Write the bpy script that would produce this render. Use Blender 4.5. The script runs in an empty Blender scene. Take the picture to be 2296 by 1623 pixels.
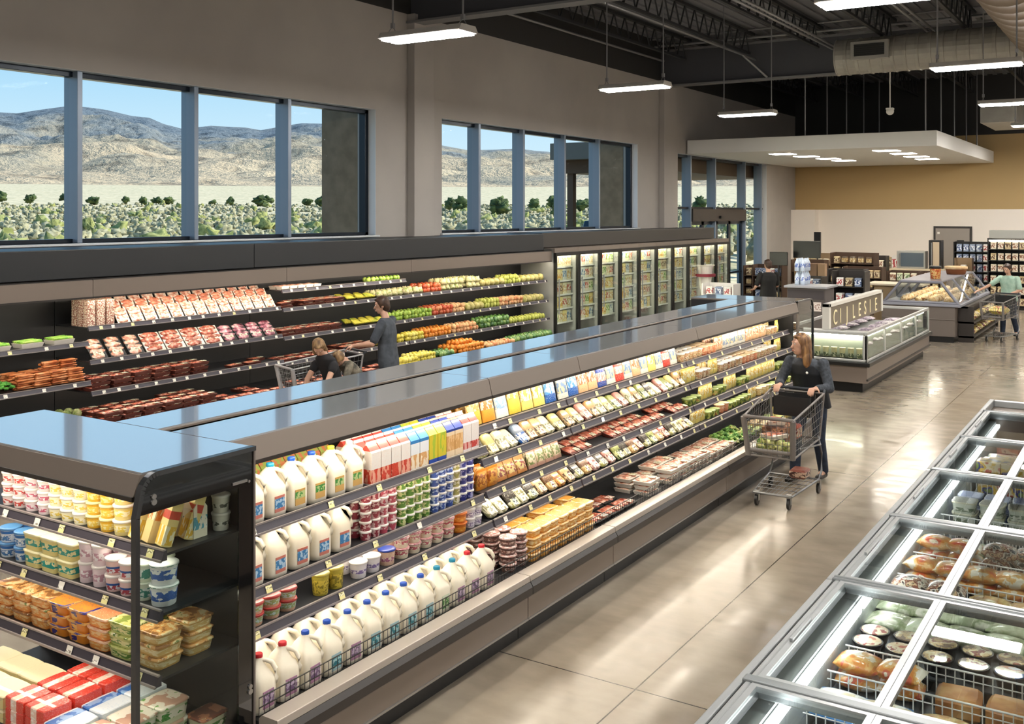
import bpy, bmesh, math, random
from mathutils import Vector, Matrix, noise
random.seed(7)
S = bpy.context.scene
COL = S.collection
PI = math.pi
def s2l(c):
    return c / 12.92 if c <= .04045 else ((c + .055) / 1.055) ** 2.4
def rgb(h, k=1.0):
    h = h.lstrip('#')
    return tuple(s2l(int(h[i:i + 2], 16) / 255) * k for i in (0, 2, 4)) + (1,)

# ---------------------------------------------------------------- materials
MATS = {}
def newmat(name):
    m = bpy.data.materials.new(name); m.use_nodes = True
    nt = m.node_tree; nt.nodes.clear()
    out = nt.nodes.new('ShaderNodeOutputMaterial')
    return m, nt, out
def N(nt, t, **kw):
    n = nt.nodes.new(t)
    for k, v in kw.items():
        if k in n.inputs: n.inputs[k].default_value = v
        else: setattr(n, k, v)
    return n
def plain(name, hexc, rough=.5, metal=0., coat=0., k=1., spec=.5):
    if name in MATS: return MATS[name]
    m, nt, out = newmat(name)
    b = N(nt, 'ShaderNodeBsdfPrincipled')
    b.inputs['Base Color'].default_value = rgb(hexc, k)
    b.inputs['Roughness'].default_value = rough
    b.inputs['Metallic'].default_value = metal
    b.inputs['Coat Weight'].default_value = coat
    b.inputs['Specular IOR Level'].default_value = spec
    nt.links.new(b.outputs[0], out.inputs[0])
    MATS[name] = m
    return m
def emit(name, hexc, strength):
    if name in MATS: return MATS[name]
    m, nt, out = newmat(name)
    e = N(nt, 'ShaderNodeEmission'); e.inputs[0].default_value = rgb(hexc); e.inputs[1].default_value = strength
    nt.links.new(e.outputs[0], out.inputs[0]); MATS[name] = m
    return m
def ramp(nt, stops, interp='LINEAR'):
    r = nt.nodes.new('ShaderNodeValToRGB'); r.color_ramp.interpolation = interp
    el = r.color_ramp.elements
    while len(el) < len(stops): el.new(.5)
    for e, (p, c) in zip(el, stops): e.position = p; e.color = c if isinstance(c, tuple) else rgb(c)
    return r
def mottle(name, cols, scale=8., rough=.6, detail=4., coord='Object', bump=0., coat=0., stretch=(1, 1, 1), vary=True, sharp=False, metal=0., lo=.35, hi=.65):
    """noise mix of the given colours, offset per object"""
    if name in MATS: return MATS[name]
    m, nt, out = newmat(name); L = nt.links.new
    tc = N(nt, 'ShaderNodeTexCoord'); mp = N(nt, 'ShaderNodeMapping'); mp.inputs['Scale'].default_value = stretch
    L(tc.outputs[coord], mp.inputs['Vector'])
    if vary:
        oi = N(nt, 'ShaderNodeObjectInfo'); mu = N(nt, 'ShaderNodeMath', operation='MULTIPLY'); mu.inputs[1].default_value = 37.
        L(oi.outputs['Random'], mu.inputs[0]); cb = N(nt, 'ShaderNodeCombineXYZ')
        L(mu.outputs[0], cb.inputs[0]); L(mu.outputs[0], cb.inputs[1]); L(cb.outputs[0], mp.inputs['Location'])
    nz = N(nt, 'ShaderNodeTexNoise'); nz.inputs['Scale'].default_value = scale; nz.inputs['Detail'].default_value = detail
    L(mp.outputs[0], nz.inputs['Vector'])
    n = len(cols)
    r = ramp(nt, [(lo + (hi - lo) * i / max(1, n - 1), c) for i, c in enumerate(cols)], 'CONSTANT' if sharp else 'LINEAR')
    L(nz.outputs[0], r.inputs[0])
    b = N(nt, 'ShaderNodeBsdfPrincipled'); b.inputs['Roughness'].default_value = rough; b.inputs['Coat Weight'].default_value = coat
    b.inputs['Metallic'].default_value = metal
    L(r.outputs[0], b.inputs['Base Color'])
    if bump:
        bp = N(nt, 'ShaderNodeBump'); bp.inputs['Strength'].default_value = bump; bp.inputs['Distance'].default_value = .01
        L(nz.outputs[0], bp.inputs['Height']); L(bp.outputs[0], b.inputs['Normal'])
    L(b.outputs[0], out.inputs[0]); MATS[name] = m
    return m
def printed(name, base, band, speck, z0=.25, z1=.7, scale=5., rough=.4, coat=.3, dens=.5, band2=None, z2=.8, z3=.95, axis=2):
    """printed package: base colour, a band of artwork, small lettering-like specks"""
    if name in MATS: return MATS[name]
    m, nt, out = newmat(name); L = nt.links.new
    tc = N(nt, 'ShaderNodeTexCoord'); sp = N(nt, 'ShaderNodeSeparateXYZ'); L(tc.outputs['Generated'], sp.inputs[0])
    zz = sp.outputs[axis]
    def band_mask(a, b):
        g = N(nt, 'ShaderNodeMath', operation='GREATER_THAN'); g.inputs[1].default_value = a; L(zz, g.inputs[0])
        l = N(nt, 'ShaderNodeMath', operation='LESS_THAN'); l.inputs[1].default_value = b; L(zz, l.inputs[0])
        mm = N(nt, 'ShaderNodeMath', operation='MULTIPLY'); L(g.outputs[0], mm.inputs[0]); L(l.outputs[0], mm.inputs[1])
        return mm.outputs[0]
    def mix(f, a, b):
        x = N(nt, 'ShaderNodeMix', data_type='RGBA'); L(f, x.inputs[0])
        for s, i in ((a, 6), (b, 7)):
            if isinstance(s, str): x.inputs[i].default_value = rgb(s)
            else: L(s, x.inputs[i])
        return x.outputs[2]
    k1 = band_mask(z0, z1)
    oi = N(nt, 'ShaderNodeObjectInfo'); va = N(nt, 'ShaderNodeVectorMath', operation='ADD')
    L(tc.outputs['Generated'], va.inputs[0]); L(oi.outputs['Random'], va.inputs[1])
    nz = N(nt, 'ShaderNodeTexNoise'); nz.inputs['Scale'].default_value = scale; nz.inputs['Detail'].default_value = 2.; L(va.outputs[0], nz.inputs['Vector'])
    th = N(nt, 'ShaderNodeMath', operation='GREATER_THAN'); th.inputs[1].default_value = .52; L(nz.outputs[0], th.inputs[0])
    art = mix(th.outputs[0], band, speck)
    col = mix(k1, base, art)
    # fine lettering rows
    mp = N(nt, 'ShaderNodeMapping'); mp.inputs['Scale'].default_value = (14, 14, 22); L(va.outputs[0], mp.inputs['Vector'])
    vo = N(nt, 'ShaderNodeTexNoise'); vo.inputs['Scale'].default_value = 1.4; vo.inputs['Detail'].default_value = 1.; L(mp.outputs[0], vo.inputs['Vector'])
    t2 = N(nt, 'ShaderNodeMath', operation='GREATER_THAN'); t2.inputs[1].default_value = .62; L(vo.outputs[0], t2.inputs[0])
    m2 = N(nt, 'ShaderNodeMath', operation='MULTIPLY'); m2.inputs[1].default_value = dens; L(t2.outputs[0], m2.inputs[0])
    col = mix(m2.outputs[0], col, speck)
    if band2: col = mix(band_mask(z2, z3), col, band2)
    b = N(nt, 'ShaderNodeBsdfPrincipled'); b.inputs['Roughness'].default_value = rough; b.inputs['Coat Weight'].default_value = coat
    L(col, b.inputs['Base Color']); L(b.outputs[0], out.inputs[0]); MATS[name] = m
    return m
def pane_mat(name, tint='#ffffff', refl=1.0, rough=.0):
    if name in MATS: return MATS[name]
    m, nt, out = newmat(name); L = nt.links.new
    lw = N(nt, 'ShaderNodeLayerWeight'); lw.inputs[0].default_value = .5
    pw = N(nt, 'ShaderNodeMath', operation='POWER'); pw.inputs[1].default_value = 4.5; L(lw.outputs['Facing'], pw.inputs[0])
    mu = N(nt, 'ShaderNodeMath', operation='MULTIPLY_ADD'); mu.inputs[1].default_value = .9 * refl; mu.inputs[2].default_value = .035 * refl; mu.use_clamp = True; L(pw.outputs[0], mu.inputs[0])
    t = N(nt, 'ShaderNodeBsdfTransparent'); t.inputs[0].default_value = rgb(tint)
    g = N(nt, 'ShaderNodeBsdfGlossy'); g.inputs['Roughness'].default_value = rough
    x = N(nt, 'ShaderNodeMixShader'); L(mu.outputs[0], x.inputs[0]); L(t.outputs[0], x.inputs[1]); L(g.outputs[0], x.inputs[2])
    L(x.outputs[0], out.inputs[0]); MATS[name] = m
    return m

# ---------------------------------------------------------------- mesh builder
class MB:
    def __init__(s): s.v = []; s.f = []; s.mi = []; s.sm = []
    def _add(s, vs, fs, mi=0, smooth=False):
        o = len(s.v); s.v += [tuple(v) for v in vs]
        for f in fs: s.f.append(tuple(i + o for i in f)); s.mi.append(mi); s.sm.append(smooth)
        return s
    def box(s, x0, x1, y0, y1, z0, z1, mi=0):
        vs = [(x, y, z) for z in (z0, z1) for y in (y0, y1) for x in (x0, x1)]
        return s._add(vs, [(0, 2, 3, 1), (4, 5, 7, 6), (0, 1, 5, 4), (2, 6, 7, 3), (0, 4, 6, 2), (1, 3, 7, 5)], mi)
    def taperbox(s, x0, x1, y0, y1, z0, z1, ix, iy, mi=0):
        """top rectangle = given, bottom inset by ix, iy"""
        vs = [(x0 + ix, y0 + iy, z0), (x1 - ix, y0 + iy, z0), (x0 + ix, y1 - iy, z0), (x1 - ix, y1 - iy, z0), (x0, y0, z1), (x1, y0, z1), (x0, y1, z1), (x1, y1, z1)]
        return s._add(vs, [(0, 2, 3, 1), (4, 5, 7, 6), (0, 1, 5, 4), (2, 6, 7, 3), (0, 4, 6, 2), (1, 3, 7, 5)], mi)
    def quad(s, a, b, c, d, mi=0): return s._add([a, b, c, d], [(0, 1, 2, 3)], mi)
    def prism(s, poly, axis, a, b, mi=0, smooth=False):
        """poly: 2D points; axis 0: (y,z) extruded in x; 1: (x,z) in y; 2: (x,y) in z"""
        def P(p, t):
            return (t, p[0], p[1]) if axis == 0 else ((p[0], t, p[1]) if axis == 1 else (p[0], p[1], t))
        n = len(poly)
        s._add([P(p, a) for p in poly] + [P(p, b) for p in poly], [(i, (i + 1) % n, n + (i + 1) % n, n + i) for i in range(n)], mi, smooth)
        s._add([P(p, a) for p in poly] + [P(p, b) for p in poly], [tuple(reversed(range(n))), tuple(range(n, 2 * n))], mi)
        return s
    def tube(s, p0, p1, r0, r1=None, n=8, mi=0, caps=True):
        r1 = r0 if r1 is None else r1
        p0, p1 = Vector(p0), Vector(p1); d = (p1 - p0)
        if d.length < 1e-6: return s
        q = d.to_track_quat('Z', 'Y')
        vs = [p + q @ Vector((r * math.cos(2 * PI * i / n), r * math.sin(2 * PI * i / n), 0)) for p, r in ((p0, r0), (p1, r1)) for i in range(n)]
        s._add(vs, [(i, (i + 1) % n, n + (i + 1) % n, n + i) for i in range(n)], mi, n > 5)
        if caps: s._add(vs, [tuple(reversed(range(n))), tuple(range(n, 2 * n))], mi)
        return s
    def path(s, pts, r, n=6, mi=0, closed=False):
        pts = [Vector(p) for p in pts]
        m = len(pts); rings = []
        for i, p in enumerate(pts):
            if closed: t = pts[(i + 1) % m] - pts[i - 1]
            else: t = pts[min(i + 1, m - 1)] - pts[max(i - 1, 0)]
            q = t.to_track_quat('Z', 'Y')
            rings.append([p + q @ Vector((r * math.cos(2 * PI * k / n), r * math.sin(2 * PI * k / n), 0)) for k in range(n)])
        vs = [v for g in rings for v in g]; fs = []
        for i in range(m if closed else m - 1):
            j = (i + 1) % m
            fs += [(i * n + k, i * n + (k + 1) % n, j * n + (k + 1) % n, j * n + k) for k in range(n)]
        if not closed: fs += [tuple(reversed(range(n))), tuple(range((m - 1) * n, m * n))]
        return s._add(vs, fs, mi, True)
    def lathe(s, prof, n=16, c=(0, 0, 0), mi=0, sx=1, sy=1, smooth=True):
        vs = []; fs = []
        for r, z in prof:
            for i in range(n): a = 2 * PI * i / n; vs.append((c[0] + r * sx * math.cos(a), c[1] + r * sy * math.sin(a), c[2] + z))
        for j in range(len(prof) - 1):
            for i in range(n): fs.append((j * n + i, j * n + (i + 1) % n, (j + 1) * n + (i + 1) % n, (j + 1) * n + i))
        s._add(vs, fs, mi, smooth)
        s._add(vs, [tuple(reversed(range(n))), tuple(range((len(prof) - 1) * n, len(prof) * n))], mi)
        return s
    def sections(s, secs, mi=0, smooth=True, caps=True):
        """list of rings of equal length"""
        n = len(secs[0]); vs = [p for r in secs for p in r]; fs = []
        for j in range(len(secs) - 1):
            for i in range(n): fs.append((j * n + i, j * n + (i + 1) % n, (j + 1) * n + (i + 1) % n, (j + 1) * n + i))
        s._add(vs, fs, mi, smooth)
        if caps: s._add(vs, [tuple(reversed(range(n))), tuple(range((len(secs) - 1) * n, len(secs) * n))], mi)
        return s
    def ball(s, c, r, mi=0, nu=10, nv=7, sc=(1, 1, 1), wob=0., seed=0., rot=None, fine=0.):
        vs = []; fs = []
        for j in range(nv + 1):
            t = PI * j / nv
            for i in range(nu):
                a = 2 * PI * i / nu
                d = Vector((math.sin(t) * math.cos(a), math.sin(t) * math.sin(a), -math.cos(t)))
                k = 1 + wob * noise.noise(d * 1.7 + Vector((seed, seed * .7, 0))) + (fine * noise.noise(d * 5.5 + Vector((0, seed, seed * .3))) if fine else 0)
                d = Vector((d.x * sc[0], d.y * sc[1], d.z * sc[2])) * r * k
                if rot: d = rot @ d
                vs.append((c[0] + d.x, c[1] + d.y, c[2] + d.z))
        for j in range(nv):
            for i in range(nu): fs.append((j * nu + i, j * nu + (i + 1) % nu, (j + 1) * nu + (i + 1) % nu, (j + 1) * nu + i))
        return s._add(vs, fs, mi, True)
    def capsule(s, p0, r0, p1, r1, n=12):
        s.tube(p0, p1, r0, r1, n); s.ball(p0, r0, nu=n, nv=8); s.ball(p1, r1, nu=n, nv=8); return s
    def xf(s, M, start=0):
        for i in range(start, len(s.v)): s.v[i] = tuple(M @ Vector(s.v[i]))
        return s
    def mesh(s, name, mats):
        me = bpy.data.meshes.new(name); me.from_pydata(s.v, [], s.f)
        for m in (mats if isinstance(mats, (list, tuple)) else [mats]): me.materials.append(m)
        me.polygons.foreach_set('material_index', s.mi); me.polygons.foreach_set('use_smooth', s.sm)
        me.update()
        return me
    def build(s, name, mats, parent=None, loc=None, rz=0.):
        me = s.mesh(name, mats); o = bpy.data.objects.new(name, me); COL.objects.link(o)
        if parent: o.parent = parent
        if loc: o.location = loc
        if rz: o.rotation_euler = (0, 0, rz)
        return o
def tag(o, label, cat, group=None, kind=None):
    if label:
        if len(label.split()) > 16:
            for w_ in (' from left', ' of the', ' the '): 
                if len(label.split()) > 16: label = label.replace(w_, ' ' if w_ != ' from left' else '', 1)
        if len(label.split()) > 16: label = ' '.join(label.split()[:16])
        o['label'] = label
    if cat: o['category'] = cat
    if group: o['group'] = group
    if kind: o['kind'] = kind
    return o
def empty(name, loc, rz=0., label=None, cat=None, group=None):
    o = bpy.data.objects.new(name, None); COL.objects.link(o); o.location = loc; o.rotation_euler = (0, 0, rz); o.empty_display_size = .05
    return tag(o, label, cat, group)
def struct(o): o['kind'] = 'structure'; return o
KIDS = {}
def copy_tree(o, parent=None):
    c = o.copy(); COL.objects.link(c)
    if parent is not None: c.parent = parent
    for ch in KIDS.get(o.name, list(o.children)): copy_tree(ch, c)
    return c
def bevel(o, w=.004, seg=2):
    b = o.modifiers.new('Bevel', 'BEVEL'); b.width = w; b.segments = seg; b.limit_method = 'ANGLE'; b.angle_limit = .6
    return o
ORD = 'first second third fourth fifth sixth seventh eighth ninth tenth eleventh twelfth thirteenth fourteenth fifteenth sixteenth seventeenth eighteenth nineteenth twentieth'.split()
TEN = {20: 'twenty', 30: 'thirty', 40: 'forty', 50: 'fifty', 60: 'sixty', 70: 'seventy', 80: 'eighty', 90: 'ninety'}
def ordn(n):
    if n <= 20: return ORD[n - 1]
    if n > 99: return 'far'
    t, u = n // 10 * 10, n % 10
    if u == 0: return TEN[t][:-1] + 'ieth'
    return TEN[t] + '-' + ORD[u - 1]

# ---------------------------------------------------------------- shared materials
black = plain('black_metal', '#141414', .35)
blackp = plain('black_plastic', '#101012', .45)
bronze = plain('bronze_panel', '#7d7167', .38, coat=.1)
bronze_d = plain('dark_bronze', '#2f2a27', .4)
steel = plain('brushed_steel', '#b9b8b6', .28, metal=.9)
alu = plain('aluminium', '#9fa2a3', .32, metal=.6)
alu_d = plain('dark_aluminium', '#6c7073', .35, metal=.5)
white_p = plain('white_plastic', '#e9e6df', .4)
white_e = plain('white_enamel', '#dfe2e2', .35)
top_metal = plain('glossy_case_top', '#c6cad0', .09, metal=.6, coat=.6, spec=1.)
rail_m = plain('price_rail', '#3b3740', .4)
rail_l = plain('rail_edge', '#a29a98', .3, metal=.4)
tag_m = printed('price_tag', '#e6dd9a', '#f4eec8', '#8a8458', .55, .9, 3, dens=.12)
tag_w = printed('white_price_tag', '#e9e6da', '#f6f4ec', '#8a867a', .2, .5, 3, dens=.12)
shelf_m = plain('dark_shelf', '#26272a', .45)
glass = pane_mat('clear_glass', '#fafdfc', .008)
glass_s = pane_mat('clear_display_glass', '#f2f7f5', 1.0)
EXPO=0.0; SKY_STR=1.1; SUN_STR=6.5; LED_STR=145.; CASE_STR=28.; FRZ_STR=14.
# ================================================================ camera, world, sun
CAMH = 2.9; CAMA = math.radians(32.6); FPX = 2270.
cam = bpy.data.cameras.new('camera'); camo = bpy.data.objects.new('camera', cam); COL.objects.link(camo)
camo.location = (0, 0, CAMH); camo.rotation_euler = (PI / 2, 0, CAMA - PI / 2)
cam.sensor_width = 36.; cam.lens = 36. * FPX / 2296.; cam.shift_y = -(811.5 - 478.) / 2296.; cam.clip_end = 12000.; cam.clip_start = .05
S.camera = camo
S.view_settings.view_transform = 'Standard'; S.view_settings.look = 'None'; S.view_settings.gamma = 1.; S.view_settings.exposure = EXPO
S.view_settings.use_curve_mapping = False
c = S.cycles
c.max_bounces = 7; c.diffuse_bounces = 4; c.glossy_bounces = 4; c.transmission_bounces = 4; c.transparent_max_bounces = 24
c.sample_clamp_indirect = 6.; c.use_denoising = True; c.caustics_reflective = False; c.caustics_refractive = False
try: c.denoiser = 'OPENIMAGEDENOISE'
except Exception: pass
w = bpy.data.worlds.new('sky'); S.world = w; w.use_nodes = True; nt = w.node_tree; nt.nodes.clear()
tcw = nt.nodes.new('ShaderNodeTexCoord'); spw = nt.nodes.new('ShaderNodeSeparateXYZ'); nt.links.new(tcw.outputs['Generated'], spw.inputs[0])
sky = ramp(nt, [(0., '#8a8878'), (.001, '#e2f1fb'), (.07, '#cbe7fa'), (.14, '#a9d7f7'), (.45, '#8cc2f0'), (1., '#5f9ade')]); nt.links.new(spw.outputs[2], sky.inputs[0])
bg = nt.nodes.new('ShaderNodeBackground'); bg.inputs[1].default_value = SKY_STR
wo = nt.nodes.new('ShaderNodeOutputWorld'); nt.links.new(sky.outputs[0], bg.inputs[0]); nt.links.new(bg.outputs[0], wo.inputs[0])
sun = bpy.data.lights.new('sun', 'SUN'); sun.energy = SUN_STR; sun.angle = .01; sun.color = (1, .95, .86)
suno = bpy.data.objects.new('sun', sun); COL.objects.link(suno)
suno.rotation_euler = Vector((.62, -.50, .60)).to_track_quat('Z', 'Y').to_euler()   # light comes from behind the building, high right

# ================================================================ room
WY = 11.2
wall_m = mottle('painted_wall', ['#aaa5a0', '#b0aba5'], 1.2, .75, vary=False, bump=.02)
wall_dk = plain('dark_upper_band', '#2b2a29', .7)
cream = plain('cream_wall', '#f0e8de', .7); tan = plain('tan_wall', '#b79c6c', .7)
frame_m = plain('window_aluminium', '#8693a3', .35, metal=.35); frame_dk = plain('dark_window_frame', '#15202c', .3, metal=.4)
reveal = plain('white_reveal', '#d9dde0', .6)
X0, X1, Y0 = -7., 36.7, -9.
ZW0, ZW1 = 2.53, 4.66; ZDECK = 7.5
m = MB()
def wl(x0, x1, z0, z1, mi=0): m.box(x0, x1, WY, WY + .4, z0, z1, mi)
wl(X0, 26.0, 0, ZW0); wl(X0, 4.0, ZW0, ZW1); wl(13.22, 15.1, ZW0, ZW1); wl(23.45, 26.0, ZW0, 4.56)
wl(33.5, X1 + .3, 0, 4.56)
wl(X0, 23.45, ZW1, 6.42); wl(23.45, X1 + .3, 4.56, 6.42); wl(X0, X1 + .3, 6.42, ZDECK, 1)
wall_left = struct(m.build('wall_left', [wall_m, wall_dk]))
for n, (xa, xb) in enumerate(((14.08, 14.66), (24.75, 25.5))):
    m = MB(); m.box(xa, xb, WY - .16, WY, 0, 6.42); struct(bevel(m.build('trim_%d' % (n + 1), wall_m), .01))
m = MB(); m.box(X1, X1 + .3, Y0, WY + .4, 0, 3.03, 0); m.box(X1, X1 + .3, Y0, WY + .4, 3.03, 5.5, 1); m.box(X1, X1 + .3, Y0, WY + .4, 5.5, ZDECK, 2)
struct(m.build('wall_back', [cream, tan, wall_dk]))
m = MB(); m.box(36.2, X1, 10.35, WY, 0, 3.03); struct(m.build('trim_3', cream))
m = MB(); m.box(X0, X1 + .3, Y0 - .3, Y0, 0, ZDECK); struct(m.build('wall_right', wall_m))
m = MB(); m.box(X0 - .3, X0, Y0 - .3, WY + .4, 0, ZDECK); struct(m.build('wall_front', wall_m))
# ceiling deck with ribs
deck_m = plain('roof_deck', '#7c7e83', .55, metal=.1)
m = MB(); m.box(X0, X1 + .3, Y0 - .3, WY + .4, ZDECK, ZDECK + .2)
y = Y0
k = 0
while y < WY:
    m.box(X0, X1, y, y + .12, ZDECK - .04, ZDECK); y += .3
struct(m.build('ceiling', deck_m))
# floor: polished concrete with saw-cut joints
def floor_mat():
    m, nt, out = newmat('polished_concrete'); L = nt.links.new
    tc = N(nt, 'ShaderNodeTexCoord'); n1 = N(nt, 'ShaderNodeTexNoise'); n1.inputs['Scale'].default_value = .7; n1.inputs['Detail'].default_value = 6
    L(tc.outputs['Object'], n1.inputs['Vector'])
    n2 = N(nt, 'ShaderNodeTexNoise'); n2.inputs['Scale'].default_value = 6; n2.inputs['Detail'].default_value = 8
    mp = N(nt, 'ShaderNodeMapping'); mp.inputs['Scale'].default_value = (1, .5, 1); L(tc.outputs['Object'], mp.inputs[0]); L(mp.outputs[0], n2.inputs['Vector'])
    r = ramp(nt, [(.3, '#887c6c'), (.5, '#9c907f'), (.72, '#aca192')]); L(n1.outputs[0], r.inputs[0])
    mx = N(nt, 'ShaderNodeMix', data_type='RGBA', blend_type='MULTIPLY'); mx.inputs[0].default_value = .35
    r2 = ramp(nt, [(.35, (.6, .6, .6, 1)), (.65, (1, 1, 1, 1))]); L(n2.outputs[0], r2.inputs[0]); L(r.outputs[0], mx.inputs[6]); L(r2.outputs[0], mx.inputs[7])
    sp = N(nt, 'ShaderNodeSeparateXYZ'); L(tc.outputs['Object'], sp.inputs[0])
    def line(sock, off, period, w):
        a = N(nt, 'ShaderNodeMath', operation='ADD'); a.inputs[1].default_value = -off + period * 50 + period / 2; L(sock, a.inputs[0])
        b = N(nt, 'ShaderNodeMath', operation='MODULO'); b.inputs[1].default_value = period; L(a.outputs[0], b.inputs[0])
        c_ = N(nt, 'ShaderNodeMath', operation='SUBTRACT'); c_.inputs[1].default_value = period / 2; L(b.outputs[0], c_.inputs[0])
        d = N(nt, 'ShaderNodeMath', operation='ABSOLUTE'); L(c_.outputs[0], d.inputs[0])
        e = N(nt, 'ShaderNodeMath', operation='LESS_THAN'); e.inputs[1].default_value = w; L(d.outputs[0], e.inputs[0]); return e.outputs[0]
    l1 = line(sp.outputs[1], 2.69, 3.5, .005); l2 = line(sp.outputs[0], 5.6, 5.9, .005)
    mxx = N(nt, 'ShaderNodeMath', operation='MAXIMUM'); L(l1, mxx.inputs[0]); L(l2, mxx.inputs[1])
    m3 = N(nt, 'ShaderNodeMix', data_type='RGBA'); L(mxx.outputs[0], m3.inputs[0]); L(mx.outputs[2], m3.inputs[6]); m3.inputs[7].default_value = rgb('#2e2822')
    b = N(nt, 'ShaderNodeBsdfPrincipled'); L(m3.outputs[2], b.inputs['Base Color'])
    rr = N(nt, 'ShaderNodeMapRange'); rr.inputs[1].default_value = .3; rr.inputs[2].default_value = .7; rr.inputs[3].default_value = .10; rr.inputs[4].default_value = .24
    L(n2.outputs[0], rr.inputs[0]); L(rr.outputs[0], b.inputs['Roughness']); b.inputs['Specular IOR Level'].default_value = .6
    L(b.outputs[0], out.inputs[0]); return m
m = MB(); m.box(X0 - .3, X1 + .3, Y0 - .3, WY + .4, -.3, 0); struct(m.build('floor', floor_mat()))

# ================================================================ windows
def window(n, x0, x1, z0, z1, mull, transom=None, door=None):
    g = struct(empty('window_%d' % n, ((x0 + x1) / 2, WY + .2, z0)))
    ox, oy, oz = -(x0 + x1) / 2, -(WY + .2), -z0
    def B(nm, boxes, mat):
        m = MB()
        for (a, b, c_, d, e, f) in boxes: m.box(a + ox, b + ox, c_ + oy, d + oy, e + oz, f + oz)
        return bevel(m.build(nm, mat, g), .004, 1)
    yf0, yf1 = WY + .16, WY + .30
    B('window_frame', [(x0, x1, yf0, yf1, z1 - .07, z1), (x0, x1, yf0, yf1, z0, z0 + .05), (x0, x0 + .06, yf0, yf1, z0, z1), (x1 - .08, x1, yf0, yf1, z0, z1)], frame_dk)
    for x in mull:
        B('mullion', [(x - .035, x + .035, yf0 - .10, yf1 + .04, z0, z1)], frame_m)
    xs = [x0 + .06] + list(mull) + [x1 - .08]
    for a, b in zip(xs, xs[1:]):
        if door and a >= door[0] - .1 and b <= door[1] + .1: B('pane', [(a, b, WY + .225, WY + .231, door[3], z1 - .07)], glass)
        else: B('pane', [(a, b, WY + .225, WY + .231, z0 + .05, z1 - .07)], glass)
    # plaster reveals and sill
    B('reveal', [(x0 - .004, x0 + .004, WY, yf0, z0, z1), (x1 - .004, x1 + .004, WY - .002, yf0, z0, z1), (x0, x1, WY, yf0, z1 - .004, z1 + .004)], reveal)
    if z0 > 1: B('window_sill', [(x0 - .05, x1 + .05, WY - .06, yf0, z0 - .03, z0)], reveal)
    if transom: B('transom', [(x0, x1, yf0 - .03, yf1, transom - .03, transom + .03)], frame_dk)
    return g, B
window(1, 4.0, 13.22, ZW0, ZW1, [5.85, 7.68, 9.48, 11.27])
window(2, 15.1, 23.45, ZW0, ZW1, [16.43, 18.08, 19.83, 21.49])
g3, B3 = window(3, 26.0, 33.5, 0, 4.56, [27.1, 29.0, 31.6, 33.2], 3.05, (27.1, 31.6, 0, 3.05))
# sliding entrance doors with header box
d = struct(empty('door_1', (29.35, WY + .2, 0)))
def DB(nm, boxes, mat, par=d):
    m = MB()
    for (a, b, c_, dd, e, f) in boxes: m.box(a - 29.35, b - 29.35, c_ - .0, dd, e, f)
    return m.build(nm, mat, par)
DB('header_box', [(27.14, 31.56, -.18, .12, 2.66, 3.02)], bronze_d)
DB('door_sensor', [(29.2, 29.5, -.24, -.18, 2.74, 2.82)], black)
for i, xa in enumerate((27.14, 28.25, 29.35, 30.45)):
    p = DB('door_leaf', [(xa, xa + .09, -.03, .03, 0, 2.66), (xa + 1.01, xa + 1.1, -.03, .03, 0, 2.66), (xa, xa + 1.1, -.03, .03, 0, .2), (xa, xa + 1.1, -.03, .03, 2.56, 2.66), (xa, xa + 1.1, -.03, .03, 1.0, 1.06)], frame_dk)
    DB('pane', [(xa + .09, xa + 1.01, -.004, .004, .2, 2.56)], glass, p)
# back room door
dg = struct(empty('door_2', (X1 - .001, 5.86, 0)))
m = MB(); m.box(-.05, 0, -.60, .60, 0, 2.46); m.build('door_frame', bronze_d, dg)
m = MB(); m.box(-.075, -.05, -.53, .53, 0.01, 2.39); dl = m.build('door_leaf', plain('grey_door', '#989088', .5), dg)
m = MB(); m.box(-.085, -.075, -.36, -.14, 1.55, 2.0); m.build('window_frame', black, dl)
m = MB(); m.box(-.09, -.085, -.32, -.18, 1.6, 1.95); m.build('pane', plain('lit_pane', '#c9c3b3', .2), dl)
m = MB(); m.box(-.10, -.076, .40, .47, 2.2, 2.27); m.build('door_closer', white_p, dl)

# ================================================================ roof structure
beam_m = plain('girder_paint', '#4a4b50', .5); beam_l = plain('pale_flange', '#7a7a7c', .5); joist_m = plain('joist_paint', '#26282b', .55)
pipe_m = plain('galvanised_conduit', '#8f9092', .35, metal=.5)
for n, bx in enumerate((14.2, 24.9)):
    g = empty('roof_girder', (bx, 0, 6.25), 0, ['dark steel girder crossing the ceiling nearest the camera', 'deep dark steel girder crossing behind the round duct'][n], 'girder', 'steel roof girders')
    m = MB(); m.box(-.02, .02, Y0, WY, .04, .95); m.build('web', beam_m, g)
    m = MB(); m.box(-.16, .16, Y0, WY, 0, .04); m.build('bottom_flange', beam_l, g)
    m = MB(); m.box(-.16, .16, Y0, WY, .93, .97); m.build('top_flange', beam_l, g)
JY = [10.3, 8.6, 6.9, 5.2, 3.5, 1.8, .1, -1.6]
for si, (xa, xb) in enumerate(((14.38, 24.7), (25.1, 36.6))):
    for ji, jy in enumerate(JY):
        m = MB()
        m.box(xa, xb, jy - .05, jy + .05, 7.36, 7.42); m.box(xa + .3, xb - .3, jy - .04, jy + .04, 6.85, 6.9)
        n = 18; st = (xb - xa - .6) / n
        for i in range(n):
            a = xa + .3 + i * st
            m.tube((a, jy, 6.88), (a + st / 2, jy, 7.38), .018, n=5); m.tube((a + st / 2, jy, 7.38), (a + st, jy, 6.88), .018, n=5)
        lab = 'open-web steel joist, %s from the window wall, %s' % (ORD[ji], 'between the two girders' if si == 0 else 'beyond the far girder')
        tag(m.build('bar_joist', joist_m), lab, 'joist', 'open-web roof joists')
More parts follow.
